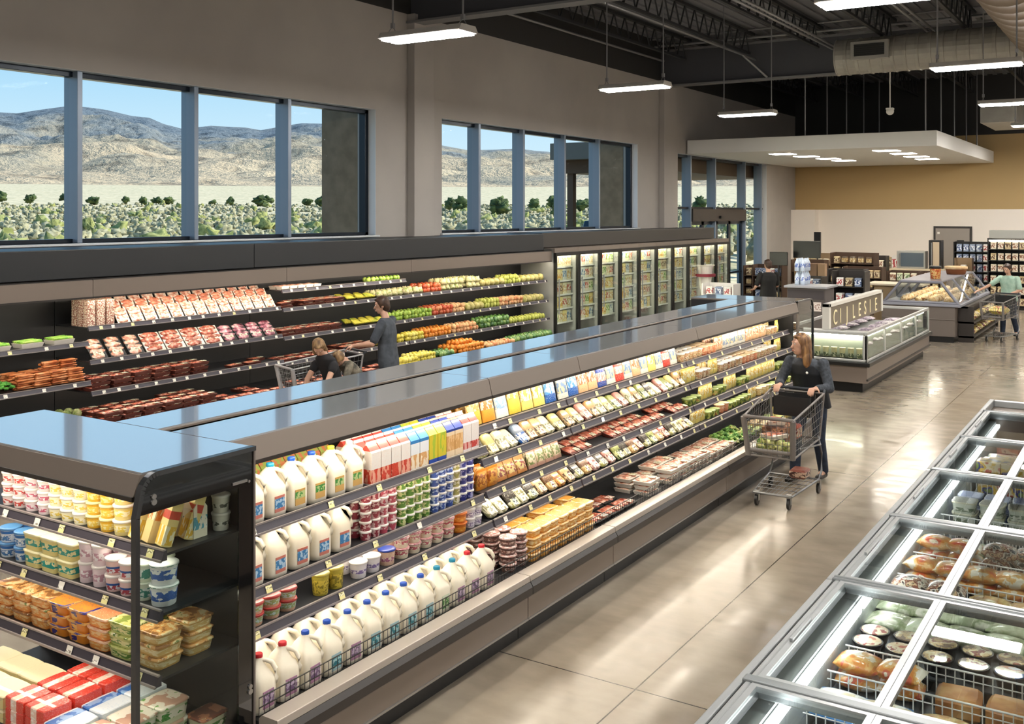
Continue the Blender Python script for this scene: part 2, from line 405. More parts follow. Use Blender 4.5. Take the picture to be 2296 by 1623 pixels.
for i, (y_, xa, xb, z_, lab) in enumerate(((8.6, 14.3, 25.3, 6.78, 'thin pale conduit running under the roof toward the far girder'), (6.5, 14.3, 24.2, 6.78, 'pair of pale conduits running above the round duct end'),
                                           (11.0, 14.3, 24.6, 6.9, 'pale conduit running high along the window wall'), (4.3, 17., 24.5, 6.9, 'short pale conduit pair beside the big duct'))):
    m = MB(); m.tube((xa, y_, z_), (xb, y_, z_), .03, n=8)
    if i in (1, 3): m.tube((xa, y_ - .14, z_), (xb, y_ - .14, z_), .03, n=8)
    if i == 0: m.tube((23.9, y_, z_), (24.7, y_ - .35, 6.3), .03, n=8)
    tag(m.build('conduit', pipe_m), lab, 'conduit')
m = MB(); m.tube((24.5, WY, 7.28), (24.5, Y0, 7.28), .035); m.tube((24.2, WY, 7.42), (24.2, Y0, 7.42), .022)
tag(m.build('sprinkler_pipe', pipe_m), 'pale pipe pair running along the top of the far girder', 'pipe')
# ducts
duct_m = mottle('spiral_duct', ['#96938b', '#a19f96'], 3, .45, vary=False, metal=.2)
g = empty('air_duct', (23.35, 0, 6.42), 0, 'large round spiral duct with a square grille crossing the far ceiling', 'duct')
m = MB()
ring = []
ny = 60
prof = []
for i in range(ny + 1):
    yy = 6.15 - i * (6.15 - Y0) / ny
    for k_, rr in ((0, .415), (.02, .415), (.03, .400), (.2, .400)):
        ring.append([(rr * math.cos(2 * PI * j / 24), yy - k_, rr * math.sin(2 * PI * j / 24)) for j in range(24)])
m.sections(ring, smooth=False)
m.build('duct_body', duct_m, g)
m = MB(); m.box(-.50, -.36, 4.95, 5.75, -.14, .26); bevel(m.build('grille_frame', plain('grille_grey', '#9c9a94', .5), g), .01)
m = MB(); m.box(-.51, -.50, 5.03, 5.67, -.07, .19)
for i in range(6): m.box(-.525, -.51, 5.03, 5.67, -.06 + i * .045, -.045 + i * .045)
m.build('grille', plain('grille_dark', '#2b2b29', .6), g)
m = MB(); ring = []
for i in range(46):
    xx = 22.95 - i * .65
    for k_, rr in ((0, .67), (.02, .67), (.03, .65), (.6, .65)):
        ring.append([(xx - k_, 1.95 + rr * math.cos(2 * PI * j / 28), 6.72 + rr * math.sin(2 * PI * j / 28)) for j in range(28)])
m.sections(ring)
tag(m.build('air_duct', plain('beige_duct', '#8a7d70', .5)), 'thick beige main duct overhead at the top right corner', 'duct')
m = MB(); m.box(30, 33, 3.2, 4.1, 5.35, 5.9); tag(m.build('air_duct', duct_m), 'dark rectangular duct high on the tan wall at far right', 'duct')
m = MB(); m.tube((24.9, 5.35, 5.35), (24.9, 5.35, 6.25), .015); m.ball((24.9, 5.35, 5.3), .09); m.box(24.82, 24.98, 5.27, 5.43, 5.34, 5.38)
tag(m.build('security_camera', white_p), 'small white dome camera hanging above the white soffit', 'camera')

# ================================================================ light fixtures
led = emit('fixture_led', '#fffaf3', LED_STR)
house = plain('fixture_housing', '#c9c6c0', .4)
def fixture(x, y, label):
    global FIX
    if FIX is None:
        g = empty('light_fixture', (x, y, 5.0), 0, label, 'ceiling light', 'suspended strip lights')
        m = MB(); m.prism([(-.19, 0), (-.14, .07), (.14, .07), (.19, 0), (.17, -.01), (-.17, -.01)], 1, -.6, .6); m.build('housing', house, g)
        for sx in (-.09, .09):
            m = MB(); m.box(sx - .065, sx + .065, -.57, .57, -.03, -.012); m.build('diffuser', led, g)
        for sy in (-.52, .52):
            m = MB(); m.tube((0, sy, .15), (0, sy, 2.36), .012, n=6); m.tube((0, sy, .16), (-.1, sy, .06), .006, n=5); m.tube((0, sy, .16), (.1, sy, .06), .006, n=5); m.box(-.02, .02, sy - .02, sy + .02, .14, .2)
            m.build('hanger_rod', pipe_m, g)
        FIX = g; return g
    o = copy_tree(FIX); o.location = (x, y, 5.0); o['label'] = label; return o
FIX = None
for (x, y, l) in [(9.55, 7.3, 'nearest suspended strip light with two glowing tubes over the meat aisle'), (15.38, 7.4, 'suspended strip light hanging before the second window'), (20.8, 7.37, 'small suspended strip light beyond the second window, left of soffit'),
                  (10.3, 2.3, 'suspended strip light cut by the top edge of the picture'), (15.72, 2.2, 'suspended strip light on the right below the round duct'), (21.4, 2.35, 'suspended strip light at right edge, under the duct crossing'), (27.0, 2.4, 'smallest suspended strip light at the right edge near tan wall')]:
    fixture(x, y, l)
k = 0
for (x, y) in [(-2, 7.3), (4., 7.3), (-2, 2.0), (4.4, 2.0), (-2, -3), (4., -3), (10.3, -3), (15.7, -3), (21.4, -3), (27, -3), (33, 2.4), (33, -3), (4, -7), (10, -7), (16, -7), (22, -7), (28, -7)]:
    fixture(x, y, 'suspended strip light outside the picture, part of the ceiling grid')

# ================================================================ soffit
sof = plain('soffit_white', '#ecebe7', .6)
g = empty('soffit', (31.6, 7.9, 4.56), 0, 'large white suspended soffit over the entrance corner', 'soffit'); SX0, SX1, SY0, SY1 = 26.55, 36.65, 4.6, 11.15
m = MB(); m.box(SX0 - 31.6, SX1 - 31.6, SY0 - 7.9, SY1 - 7.9, 0, .38); bevel(m.build('panel', sof, g), .01)
for i in range(10):
    xx = SX0 + .2 + (i % 5) * 2.1; yy = SY0 + .3 + (i // 5) * 3.0
    m = MB(); m.tube((xx - 31.6, yy - 7.9, .38), (xx - 31.6, yy - 7.9, 2.9), .02, n=6); m.build('hanger_rod', pipe_m, g)
dl_m = emit('downlight_led', '#fff3e2', 38.)
for i, (x, y) in enumerate([(28.0, 8.9), (29.6, 8.7), (31.2, 8.5), (32.6, 8.4), (28.0, 6.1), (29.6, 6.0), (31.4, 6.0), (33.0, 6.0)]):
    m = MB(); m.box(x - 31.6 - .3, x - 31.6 + .3, y - 7.9 - .3, y - 7.9 + .3, -.008, .0); m.build('recessed_light', dl_m, g)
# ================================================================ outdoors
def lerp_tab(tab, x):
    if x <= tab[0][0]: return tab[0][1]
    for (a, va), (b, vb) in zip(tab, tab[1:]):
        if x <= b: return va + (vb - va) * (x - a) / (b - a)
    return tab[-1][1]
# skyline elevation (tangent) against heading, from a fixed lookout near the store front
SKYL = [(-700, 262), (-300, 268), (0, 252), (39, 254), (90, 246), (158, 237), (201, 241), (237, 246), (296, 260), (335, 264), (367, 278), (414, 290), (434, 286), (473, 282), (552, 286), (584, 292), (639, 282), (678, 276), (749, 278), (830, 292), (900, 305), (996, 327), (1045, 336), (1094, 336), (1163, 333), (1198, 338), (1230, 340), (1299, 372), (1360, 386), (1420, 392), (1530, 404), (1600, 398), (1650, 412), (1720, 420), (2000, 432)]
SKYT = [(CAMA - math.atan((px - 1148) / FPX), (478 - py) / FPX * math.cos(math.atan((px - 1148) / FPX))) for px, py in SKYL][::-1]
GT = [(0, 1.0), (25, 1.1), (55, 1.2), (110, 1.8), (200, 3.6), (350, 7.5), (600, 15.), (1000, 30.), (1400, 50.), (1800, 72.)]
def terrain(a, d):
    base = lerp_tab(GT, d)
    if d <= 900: return base + .25 * noise.noise(Vector((d * math.cos(a) / 14, d * math.sin(a) / 14, 0)))
    sky = lerp_tab(SKYT, a)
    D = 4200.
    top = CAMH + sky * D
    t = min(1, max(0, (d - 1300) / (D - 1300)))
    x, y = d * math.cos(a) / 900, d * math.sin(a) / 900
    rid = noise.ridged_multi_fractal(Vector((x * 1.5 + 3, y * 1.5 + 1, .3)), .9, 2.1, 6, 1., 2.) / 2.6
    rid = max(0, min(1.15, rid))
    h = lerp_tab(GT, min(d, 1800))
    env = t ** 1.15
    amp = 1 - t ** 2.2
    return h + (top - h) * env * (1 - amp * .75 + amp * 1.35 * (rid - .15)) + (1 - t) * 30 * noise.noise(Vector((x * 9, y * 9, 0))) * min(1, (d - 900) / 600)
def hill_mat():
    m, nt, out = newmat('dry_hillside'); L = nt.links.new
    tc = N(nt, 'ShaderNodeTexCoord'); n1 = N(nt, 'ShaderNodeTexNoise'); n1.inputs['Scale'].default_value = .0022; n1.inputs['Detail'].default_value = 9; n1.inputs['Roughness'].default_value = .62
    L(tc.outputs['Object'], n1.inputs['Vector'])
    sp = N(nt, 'ShaderNodeSeparateXYZ'); L(tc.outputs['Object'], sp.inputs[0])
    hr = N(nt, 'ShaderNodeMapRange'); hr.inputs[1].default_value = 60; hr.inputs[2].default_value = 420; L(sp.outputs[2], hr.inputs[0])
    ad = N(nt, 'ShaderNodeMath', operation='MULTIPLY_ADD'); ad.inputs[1].default_value = .45; L(hr.outputs[0], ad.inputs[0]); L(n1.outputs[0], ad.inputs[2])
    r = ramp(nt, [(.34, '#d9c3a4'), (.48, '#cdb699'), (.6, '#b3a58f'), (.74, '#8d9090'), (.92, '#79828a')]); L(ad.outputs[0], r.inputs[0])  # blue-grey with height: juniper cover, plus distance haze put into the colour
    n2 = N(nt, 'ShaderNodeTexNoise'); n2.inputs['Scale'].default_value = .02; n2.inputs['Detail'].default_value = 6; n2.inputs['Roughness'].default_value = .7; L(tc.outputs['Object'], n2.inputs['Vector'])
    r2 = ramp(nt, [(.38, '#5e6470'), (.48, '#ffffff')]); L(n2.outputs[0], r2.inputs[0])
    mx = N(nt, 'ShaderNodeMix', data_type='RGBA', blend_type='MULTIPLY'); mx.inputs[0].default_value = .55; L(r.outputs[0], mx.inputs[6]); L(r2.outputs[0], mx.inputs[7])
    b = N(nt, 'ShaderNodeBsdfPrincipled'); b.inputs['Roughness'].default_value = .95; b.inputs['Specular IOR Level'].default_value = .1; L(mx.outputs[2], b.inputs['Base Color'])
    bp = N(nt, 'ShaderNodeBump'); bp.inputs['Strength'].default_value = .9; bp.inputs['Distance'].default_value = 30.; L(n2.outputs[0], bp.inputs['Height']); L(bp.outputs[0], b.inputs['Normal'])
    L(b.outputs[0], out.inputs[0]); return m
A0, A1 = math.radians(8), math.radians(66)
def sheet(name, d0, d1, nd, na, mat, power=1.6, smooth=True):
    m = MB(); vs = []; fs = []
    for j in range(nd + 1):
        d_ = d0 + (d1 - d0) * (j / nd) ** power
        for i in range(na + 1):
            a = A0 + (A1 - A0) * i / na
            yy_ = d_ * math.sin(a); kz = min(1., max(0., (yy_ - 12.5) / 18.)); vs.append((d_ * math.cos(a), yy_, terrain(a, d_) * (kz * kz * (3 - 2 * kz)) - .02))
    for j in range(nd):
        for i in range(na):
            q = j * (na + 1) + i; 
            if vs[q][1] > 12.2: fs.append((q, q + 1, q + na + 2, q + na + 1))
    m._add(vs, fs, 0, smooth); return struct(m.build(name, mat))
grd = mottle('desert_ground', ['#b3a582', '#d0bd98', '#e2d0b0', '#bdb08c', '#9c9878'], .35, .95, 10, vary=False)
sheet('desert_ground', 26, 900, 70, 120, grd, 2.)
sheet('hills', 900, 4300, 170, 420, hill_mat(), 1.0)
# pavement beside the store
m = MB(); m.box(X0, 60, WY + .4, 13.4, -.3, -.0); struct(m.build('pavement', plain('pale_concrete', '#b5b0a6', .85)))
# sagebrush: nobody could count it
sage = mottle('sagebrush', ['#6f6c52', '#9a9474', '#b5ad8c', '#858064'], 1.3, .95, 5, vary=False, bump=.5)
rng = random.Random(3)
for gi, (nm, lab, cnt, cc, szr) in enumerate((('sagebrush', 'grey-green sagebrush covering the desert flat outside the windows', 4600, sage, (.2, .45)), ('rabbitbrush', 'yellow-green brush clumps scattered through the sagebrush outside', 260, mottle('rabbitbrush', ['#7d8048', '#a8a868', '#5f6a3a'], 2, .95, 4, vary=False, bump=.5), (.4, .75)))):
    m = MB()
    for i in range(cnt):
        u = rng.random(); d_ = 45 * (250 / 45) ** (u ** .7)
        a = A0 + .03 + (A1 - A0 - .06) * rng.random()
        r_ = rng.uniform(*szr)
        z_ = terrain(a, d_)
        m.ball((d_ * math.cos(a), d_ * math.sin(a), z_ + r_ * .25), r_, nu=9, nv=6, sc=(1, 1, .8), wob=.9, fine=1.1, seed=i * 1.37)
    tag(m.build(nm, cc), lab, 'shrub', kind='stuff')
# junipers: each one its own tree
jun = mottle('juniper_foliage', ['#2f3d24', '#4b5b33', '#66713f'], 1.1, .95, 5, bump=.6); bark = plain('juniper_bark', '#5b4a3a', .9)
def pxa(px): return CAMA - math.atan((px - 1148) / FPX)
JUN = [(-5, 455, 34, 28), (68, 456, 30, 22), (155, 456, 34, 26), (210, 457, 28, 18), (282, 456, 18, 16), (322, 457, 20, 17), (350, 456, 26, 16), (378, 456, 36, 18), (425, 457, 22, 14), (478, 457, 22, 12), (517, 458, 20, 18), (590, 460, 46, 24), (632, 459, 24, 20), (688, 460, 24, 18), (722, 461, 32, 22), (748, 460, 20, 22),
       (1010, 470, 30, 26), (1035, 472, 40, 30), (1062, 473, 26, 28), (1120, 482, 46, 38), (1160, 472, 26, 20), (1200, 473, 34, 28), (1248, 483, 42, 42), (1305, 474, 40, 30), (1332, 470, 26, 24), (1380, 474, 26, 26), (1570, 470, 36, 30)]
for i, (px, py, wd, ht) in enumerate(JUN):
    a = pxa(px); ca = math.cos(a - CAMA)
    d_ = 60.
    while d_ < 600 and 478 - FPX * (terrain(a, d_ / 1.) - CAMH) / (d_ * ca) > py + 3: d_ += 3.
    k_ = d_ * ca / FPX; W = wd * k_; Hh = ht * k_ * 1.1; z_ = terrain(a, d_)
    g = empty('juniper', (d_ * math.cos(a), d_ * math.sin(a), z_), 0, 'dark green juniper, %s from the left among those seen through the windows' % ordn(i + 1), 'tree', 'junipers on the desert flat')
    m = MB(); m.tube((0, 0, -.4), (0, 0, Hh * .4), W * .05, W * .03, 6); m.build('trunk', bark, g)
    m = MB(); r2 = random.Random(i)
    for q in range(9):
        an = r2.random() * 2 * PI; rr = r2.random() * W * .27
        m.ball((rr * math.cos(an), rr * math.sin(an), Hh * r2.uniform(.28, .72)), W * r2.uniform(.2, .3), nu=10, nv=7, sc=(1, 1, Hh / W * .9), wob=.9, fine=.9, seed=q + i * 3.1)
    m.build('foliage', jun, g)
# building piers and the entrance porch outside
pier_m = mottle('brown_stucco', ['#7e6c57', '#8f7c66'], 4, .9, vary=False)
for n, xx in enumerate((13.24, 23.47)):
    m = MB(); m.box(xx, xx + .6, WY + .42, WY + 1.25, -.05, 6.3)
    tag(m.build('exterior_pier', pier_m), ['brown stucco pier outside, beside the first window', 'brown stucco pier outside, beside the second window'][n], 'pier', 'piers outside the window wall')
g = empty('entrance_porch', (30, 13.4, 0), 0, 'flat-roofed entrance porch on a thin post outside the second window', 'porch')
pm = plain('porch_grey', '#6e6a62', .6); pb = plain('porch_brown', '#5b4636', .7)
m = MB(); m.box(-3.8, 5., -1.75, 2.0, 4.5, 4.99); m.build('fascia', pm, g)
m = MB(); m.box(-3.3, 4.7, -1.7, 1.75, 4.1, 4.5); m.build('soffit_beam', pb, g)
for px_ in (-3.1, 4.4):
    m = MB(); m.box(px_ - .1, px_ + .1, 1.55, 1.75, -.05, 4.12); m.build('post', pb, g)
g = empty('parked_car', (53.2, 28, 1.12), .4, 'small blue car parked outside, seen low through the second window', 'car')
m = MB(); m.box(-2.1, 2.1, -.85, .85, .3, .8); bevel(m.build('car_body', plain('car_blue', '#3f7fb0', .3, coat=1), g), .12, 3)
m = MB(); m.taperbox(-1.1, .9, -.7, .7, .8, 1.35, -.3, -.08); bevel(m.build('cabin', plain('car_glass', '#1c2a34', .1), g), .08, 2)
for sx in (-1.35, 1.35):
    for sy in (-.8, .8):
        m = MB(); m.tube((sx, sy - .1, .33), (sx, sy + .1, .33), .33, n=16); m.build('wheel', black, g)
# ================================================================ refrigerated cases
led_case = emit('case_led', '#fff1dc', CASE_STR)
inner = plain('case_inner_dark', '#17181a', .5)
ledge_m = plain('pale_ledge', '#b5aca2', .35, metal=.3)
floor_kick = plain('kick_black', '#0d0d0e', .4)
CASES = {}
class Case:
    """local frame: u to the viewer's right, v into the case, z up"""
    def __init__(s, key, origin, rot, W, nm, label, cat='refrigerated case', group=None):
        s.g = empty(nm, origin, rot, label, cat, group); s.o = Vector(origin); s.rot = rot; s.W = W; s.sh = []; s.key = key; CASES[key] = s
    def P(s, u, v, z):
        return Vector((s.o.x + u * math.cos(s.rot) - v * math.sin(s.rot), s.o.y + u * math.sin(s.rot) + v * math.cos(s.rot), s.o.z + z))
def multideck(key, origin, rot, W, label, P, shelves, back_v, group=None, tags=None, seed=0, ends=(False, False)):
    """P: dict(kick, bump=(v,z0,z1), deck=(v,z), can=(v,zb,zt,vtop), fence)"""
    C = Case(key, origin, rot, W, 'refrigerated_case', label, group=group); g = C.g
    rg = random.Random(seed)
    bv, b0, b1 = P['bump']; kz = P['kick']; dv, dz = P['deck']; cv, cb, ct, cvt = P['can']
    g_ = .004
    m = MB(); m.box(g_, W - g_, .10, back_v, 0, kz); m.build('kick_plate', floor_kick, g)
    m = MB(); m.prism([(bv + .02, kz), (bv + .02, b1 - .15), (bv + .05, b1 - .145), (back_v, b1 - .145), (back_v, kz)], 0, g_, W - g_); bevel(m.build('base_panel', bronze, g), .005)
    m = MB(); m.prism([(bv + .02, b1 - .14), (bv - .02, b1 - .12), (bv - .02, b1 - .07), (bv, b1 - .04), (bv + .06, b1 - .04), (bv + .06, b1 - .14)], 0, g_, W - g_); m.build('bumper_rail', bronze_d, g)
    m = MB(); m.box(g_, W - g_, bv + .012, bv + .022, kz - .002, kz + .010); m.build('kick_trim', steel, g)
    m = MB(); m.prism([(bv + .0, b1 - .04), (bv + .005, b1), (dv - .02, b1), (dv, b1 - .02), (dv, dz - .03), (bv + .05, dz - .03), (bv + .05, b1 - .04)], 0, g_, W - g_); bevel(m.build('front_ledge', ledge_m, g), .004)
    m = MB(); m.box(g_, W - g_, dv, back_v, dz - .03, dz); m.build('deck_pan', shelf_m, g)
    m = MB(); m.box(g_, W - g_, back_v - .03, back_v, dz, ct - .01); m.build('back_panel', inner, g)
    for k, e in enumerate(ends):
        if e:
            x = 0 if k == 0 else W - .02
            m = MB(); m.prism([(dv + .02, dz), (dv + .04, b1 + .1), (cv + .03, cb), (back_v - .03, cb), (back_v - .03, dz)], 0, x + g_, x + .02 - g_); m.build('end_divider', inner, g)
    # canopy
    m = MB(); m.prism([(cv, cb), (cvt, ct), (back_v, ct), (back_v, ct - .02), (cvt + .02, ct - .02), (cv + .015, cb)], 0, g_, W - g_)
    top = m.build('canopy', bronze, g)
    m = MB(); m.box(g_, W - g_, cvt + .01, back_v - P.get('gap', .03), ct, ct + .008); m.build('canopy_top', P.get('topmat', top_metal), g)
    m = MB(); m.box(g_, W - g_, cv - .004, cv + .03, cb - .012, cb + .008); m.build('canopy_trim', bronze_d, g)
    m = MB(); m.box(.03, W - .03, cv + .04, cv + .075, cb - .004, cb + .012); m.build('light_strip', led_case, g)
    m = MB(); m.box(g_, W - g_, cv + .02, back_v - .03, cb + .014, cb + .022); m.build('canopy_liner', white_e, g)
    for i, (sv, sz) in enumerate(shelves):
        # sz: underside of the rail
        sh = MB(); sh.box(.012, W - .012, sv + .02, back_v - .03, sz + .02, sz + .032)
        so = sh.build('shelf', shelf_m, g)
        m = MB(); m.prism([(sv - .012, sz), (sv + .006, sz + .045), (sv + .02, sz + .045), (sv + .02, sz)], 0, .012, W - .012); m.build('price_rail', rail_m, so)
        m = MB(); m.box(.012, W - .012, sv - .018, sv - .008, sz - .004, sz + .006); m.box(.012, W - .012, sv + .0, sv + .012, sz + .044, sz + .052); m.build('rail_edge', rail_l, so)
        if P.get('shelf_led', True):
            m = MB(); m.box(.05, W - .05, sv + .035, sv + .05, sz + .008, sz + .02); m.build('light_strip', led_case, so)
        nt_ = (tags or 5)
        for k in range(nt_):
            u = (k + rg.uniform(.3, .7)) * W / nt_
            m = MB(); m.quad((u - .022, sv - .016, sz + .002), (u + .022, sv - .016, sz + .002), (u + .022, sv - .001, sz + .04), (u - .022, sv - .001, sz + .04)); m.build('price_tag', tag_m if rg.random() < P.get('ytag', .8) else tag_w, so)
        C.sh.append((sv + .03, sz + .032))
    C.sh.append((dv + .02, dz))
    if P.get('fence', 0):
        m = MB(); h = P['fence']; fv = dv + .005
        for zz in (.0, h * .45, h): m.tube((.01, fv, dz + .02 + zz), (W - .01, fv, dz + .02 + zz), .0035, n=5)
        nn = int(W / .035)
        for k in range(nn + 1): m.tube((.01 + k * (W - .02) / nn, fv, dz), (.01 + k * (W - .02) / nn, fv, dz + .02 + h), .0022, n=4)
        m.build('wire_fence', black, g)
    return C
ISL = dict(kick=.15, bump=(0, .15, .45), deck=(.13, .415), can=(.31, 1.63, 1.75, .34), fence=.09, gap=.03)
Y_F = 3.58
sh1 = [(.35, 1.24), (.37, .903), (.30, .727)]
sh2 = [(.44, 1.354), (.40, 1.13), (.36, .913), (.30, .727)]
multideck('milk case', (3.5, Y_F, 0), 0, 2.33, 'island case holding milk jugs, juice cartons and yogurt, nearest front section', ISL, sh1, .80, 'island case sections along the right aisle', 5, 1)
multideck('cheese case', (5.83, Y_F, 0), 0, 1.27, 'short island case section holding bagged shredded cheese and deli packs', ISL, sh2, .80, 'island case sections along the right aisle', 4, 2)
multideck('deli case', (7.10, Y_F, 0), 0, 2.45, 'long island case section of deli packs and trays, third from black end panel', ISL, sh2, .80, 'island case sections along the right aisle', 7, 3)
multideck('far case', (9.55, Y_F, 0), 0, 3.35, 'farthest island case section, behind the woman with the cart', ISL, sh2, .80, 'island case sections along the right aisle', 8, 4)
# aisle-side units, backs to the front ones (their fronts face the window aisle)
ISB = dict(kick=.15, bump=(0, .15, .45), deck=(.13, .415), can=(.31, 1.63, 1.75, .34), fence=0, gap=.02, shelf_led=False)
for i, (xa, xb) in enumerate(((3.5, 6.6), (6.6, 9.6), (9.6, 12.9))):
    multideck('rear %d' % i, (xb, 5.17, 0), PI, xb - xa, ['near', 'middle', 'far'][i] + ' rear section of the island, only its glossy top showing', ISB, [], .72, 'rear island case sections', 1, 10 + i)
# long bronze service gap between the two rows
m = MB(); m.box(3.5, 12.9, 4.385, 4.445, 0, 1.735); tag(m.build('service_channel', bronze_d), 'narrow dark channel between the two glossy rows of the island top', 'channel')
# near end case, faces the camera's left
EC = dict(kick=.15, bump=(0, .15, .45), deck=(.14, .40), can=(.27, 1.655, 1.752, .31), fence=.10, gap=.0)
ecs = [(.44, 1.335), (.42, 1.07), (.41, .78)]
multideck('end case', (2.55, 5.46, 0), -PI / 2, 1.70, 'end case of the island with stacked tubs, glossy top and dark glass side', EC, ecs, .94, None, 6, 5)
multideck('far end case', (13.85, 3.97, 0), PI / 2, 1.40, 'end case at the far end of the island beyond the woman', EC, ecs, .94, None, 3, 6)
# end panels: black border, clear glass, polished curved edge
def end_panel(x_front, x_back, y, label, flip=False):
    s = -1 if flip else 1
    D = abs(x_back - x_front)
    g = empty('end_panel', (x_front, y, 0), 0, label, 'end panel')
    def X(d): return s * d
    # outline (distance from front, z)
    arc = [(.02 + .10 - .10 * math.cos(t), 1.66 + .105 * math.sin(t)) for t in [i * PI / 2 / 8 for i in range(9)]]
    m = MB(); pts = [(0.0, .16)] + [(.0, 1.58)] + arc[1:] + [(D, 1.765)]
    for a, b in zip(pts, pts[1:]):
        dx, dz = b[0] - a[0], b[1] - a[1]; L_ = math.hypot(dx, dz) or 1; nx, nz = -dz / L_ * .022, dx / L_ * .022
        # inner side offset
        vs = [(X(a[0]), -.016, a[1]), (X(b[0]), -.016, b[1]), (X(b[0] - nx), -.016, b[1] - nz), (X(a[0] - nx), -.016, a[1] - nz)]
        vs2 = [(p[0], .016, p[2]) for p in vs]
        m._add(vs + vs2, [(0, 1, 2, 3), (7, 6, 5, 4), (0, 4, 5, 1), (2, 6, 7, 3), (1, 5, 6, 2), (0, 3, 7, 4)], 0)
    fr = m.build('polished_edge', plain('polished_edge', '#5d5f62', .22, metal=.8), g)
    pl = [(X(.022), 1.585)] + [(X(a + .018), z - .018) for a, z in arc[1:]] + [(X(D), 1.745), (X(D), .18), (X(D - .10), .18), (X(D - .10), 1.585)]
    m = MB(); m.prism(pl, 1, -.004, .004)
    m.build('black_border', plain('black_glass', '#0b0c0e', .08, coat=1), g)
    m = MB(); m.box(min(X(.022), X(D - .10)), max(X(.022), X(D - .10)), -.003, .003, .18, 1.585); m.build('side_glass', glass_s, g)
    m = MB(); m.box(min(X(D - .01), X(D)), max(X(D - .01), X(D)), -.012, .012, .16, 1.765); m.build('rear_trim', plain('trim_grey', '#6d6560', .4), g)
    for (d_, z) in ((.10, 1.655), (D - .03, .60)):
        m = MB(); m.tube((X(d_), -.012, z), (X(d_), -.004, z), .012, n=10); m.tube((X(d_), -.012, z - .024), (X(d_), -.004, z - .024), .014, n=10); m.build('glass_fixing', steel, g)
    if not flip:
        m = MB(); m.box(D - .14, D - .05, -.010, -.004, 1.60, 1.612); m.tube((D - .04, -.012, 1.60), (D - .04, -.004, 1.60), .007, n=8); m.build('clip', steel, g)
    return g
end_panel(2.80, 3.49, 3.73, 'black-bordered glass end panel with polished curved edge at the island corner')
end_panel(13.66, 12.95, 3.93, 'small dark end panel frame standing behind the woman at the island end', True)

# wall cases
WC = dict(kick=.15, bump=(0, .15, .48), deck=(.15, .50), can=(.40, 1.955, 2.15, .40), fence=0, gap=.03, ytag=.15, topmat=bronze_d)
Y_W = 9.70
wA = [(.46, 1.41), (.42, .97)]
wB = [(.50, 1.57), (.47, 1.19), (.44, .84)]
wC = [(.50, 1.80), (.48, 1.54), (.46, 1.15), (.44, .80)]
wD = [(.50, 1.54), (.47, 1.15), (.44, .80)]
WG = 'wall cases under the windows'
multideck('vegetable case', (3.6, Y_W, 0), 0, 3.45, 'wall case of celery, carrots and artichokes at the left edge', WC, wA, 1.15, WG, 9, 21)
multideck('meat case', (7.05, Y_W, 0), 0, 3.0, 'wall case of packaged red meat under the big window', WC, wB, 1.15, WG, 12, 22)
multideck('mixed case', (10.05, Y_W, 0), 0, 2.75, 'wall case behind the man, meat trays giving way to bananas', WC, wC, 1.15, WG, 10, 23)
multideck('fruit case', (12.80, Y_W, 0), 0, 4.45, 'wall case of limes, oranges and greens beside the glass-door freezers', WC, wD, 1.15, WG, 16, 24)
char = plain('charcoal_fascia', '#242628', .45)
for i, (xa, xb, lab) in enumerate(((2.0, 9.6, 'long charcoal fascia box on the wall cases below the big window'), (9.6, 17.2, 'charcoal fascia box on the wall cases, ending before the glass-door freezers'))):
    m = MB(); m.box(xa + .003, xb - .003, 10.25, WY - .07, 2.165, 2.495); tag(bevel(m.build('case_fascia', char), .01), lab, 'fascia', 'fascia boxes over the wall cases')
m = MB(); m.box(17.2, 26.4, 10.3, WY - .07, 2.215, 2.51); tag(bevel(m.build('case_fascia', plain('warm_charcoal', '#3b3733', .5)), .01), 'brown-grey fascia box on top of the glass-door freezers', 'fascia')

# glass-door freezers, one cabinet per door
def door_freezer(x, lab):
    g = empty('glass_door_freezer', (x, 10.05, 0), 0, lab, 'freezer', 'glass-door freezers along the window wall'); W = .955
    m = MB(); m.box(.002, .03, .031, .95, 0, 2.2); m.box(W - .03, W - .002, .031, .95, 0, 2.2); m.box(.03, W - .03, .92, .95, 0, 2.2); m.box(.03, W - .03, .05, .92, 0, .18); m.build('cabinet', plain('freezer_inner', '#8b8c88', .5), g)
    m = MB(); m.box(.002, W - .002, .0, .95, 2.12, 2.205); m.build('header', bronze, g)
    dr = MB(); dr.box(.004, .05, -.03, .03, .2, 2.12); dr.box(W - .05, W - .004, -.03, .03, .2, 2.12); dr.box(.05, W - .05, -.03, .03, .2, .27); dr.box(.05, W - .05, -.03, .03, 2.05, 2.12)
    do = dr.build('door', black, g)
    m = MB(); m.box(.05, W - .05, -.004, .004, .27, 2.05); m.build('pane', glass_s, do)
    m = MB(); m.box(.065, .085, -.07, -.05, .9, 1.6); m.box(.065, .085, -.05, -.03, .92, .95); m.box(.065, .085, -.05, -.03, 1.55, 1.58); m.build('handle', alu, do)
    m = MB(); m.box(.034, .05, .055, .078, .25, 2.08); m.build('light_strip', led_door, g)
    m = MB(); m.box(.06, W - .06, .05, .08, 2.09, 2.105); m.build('light_strip', led_door, g)
    for k in range(6):
        m = MB(); m.box(.03, W - .03, .12, .9, .40 + k * .28, .412 + k * .28); m.box(.03, W - .03, .10, .12, .395 + k * .28, .43 + k * .28, 1); m.build('shelf', [shelf_m, tag_w], g)
    return g
led_door = emit('door_led', '#fff3dc', 80.)
GF = None
for i in range(10):
    lab = 'glass-door freezer, %s door from the fruit case' % ORD[i]
    if GF is None: GF = door_freezer(17.28, lab)
    else:
        o = copy_tree(GF); o.location = (17.28 + .957 * i, 10.05, 0); o['label'] = lab
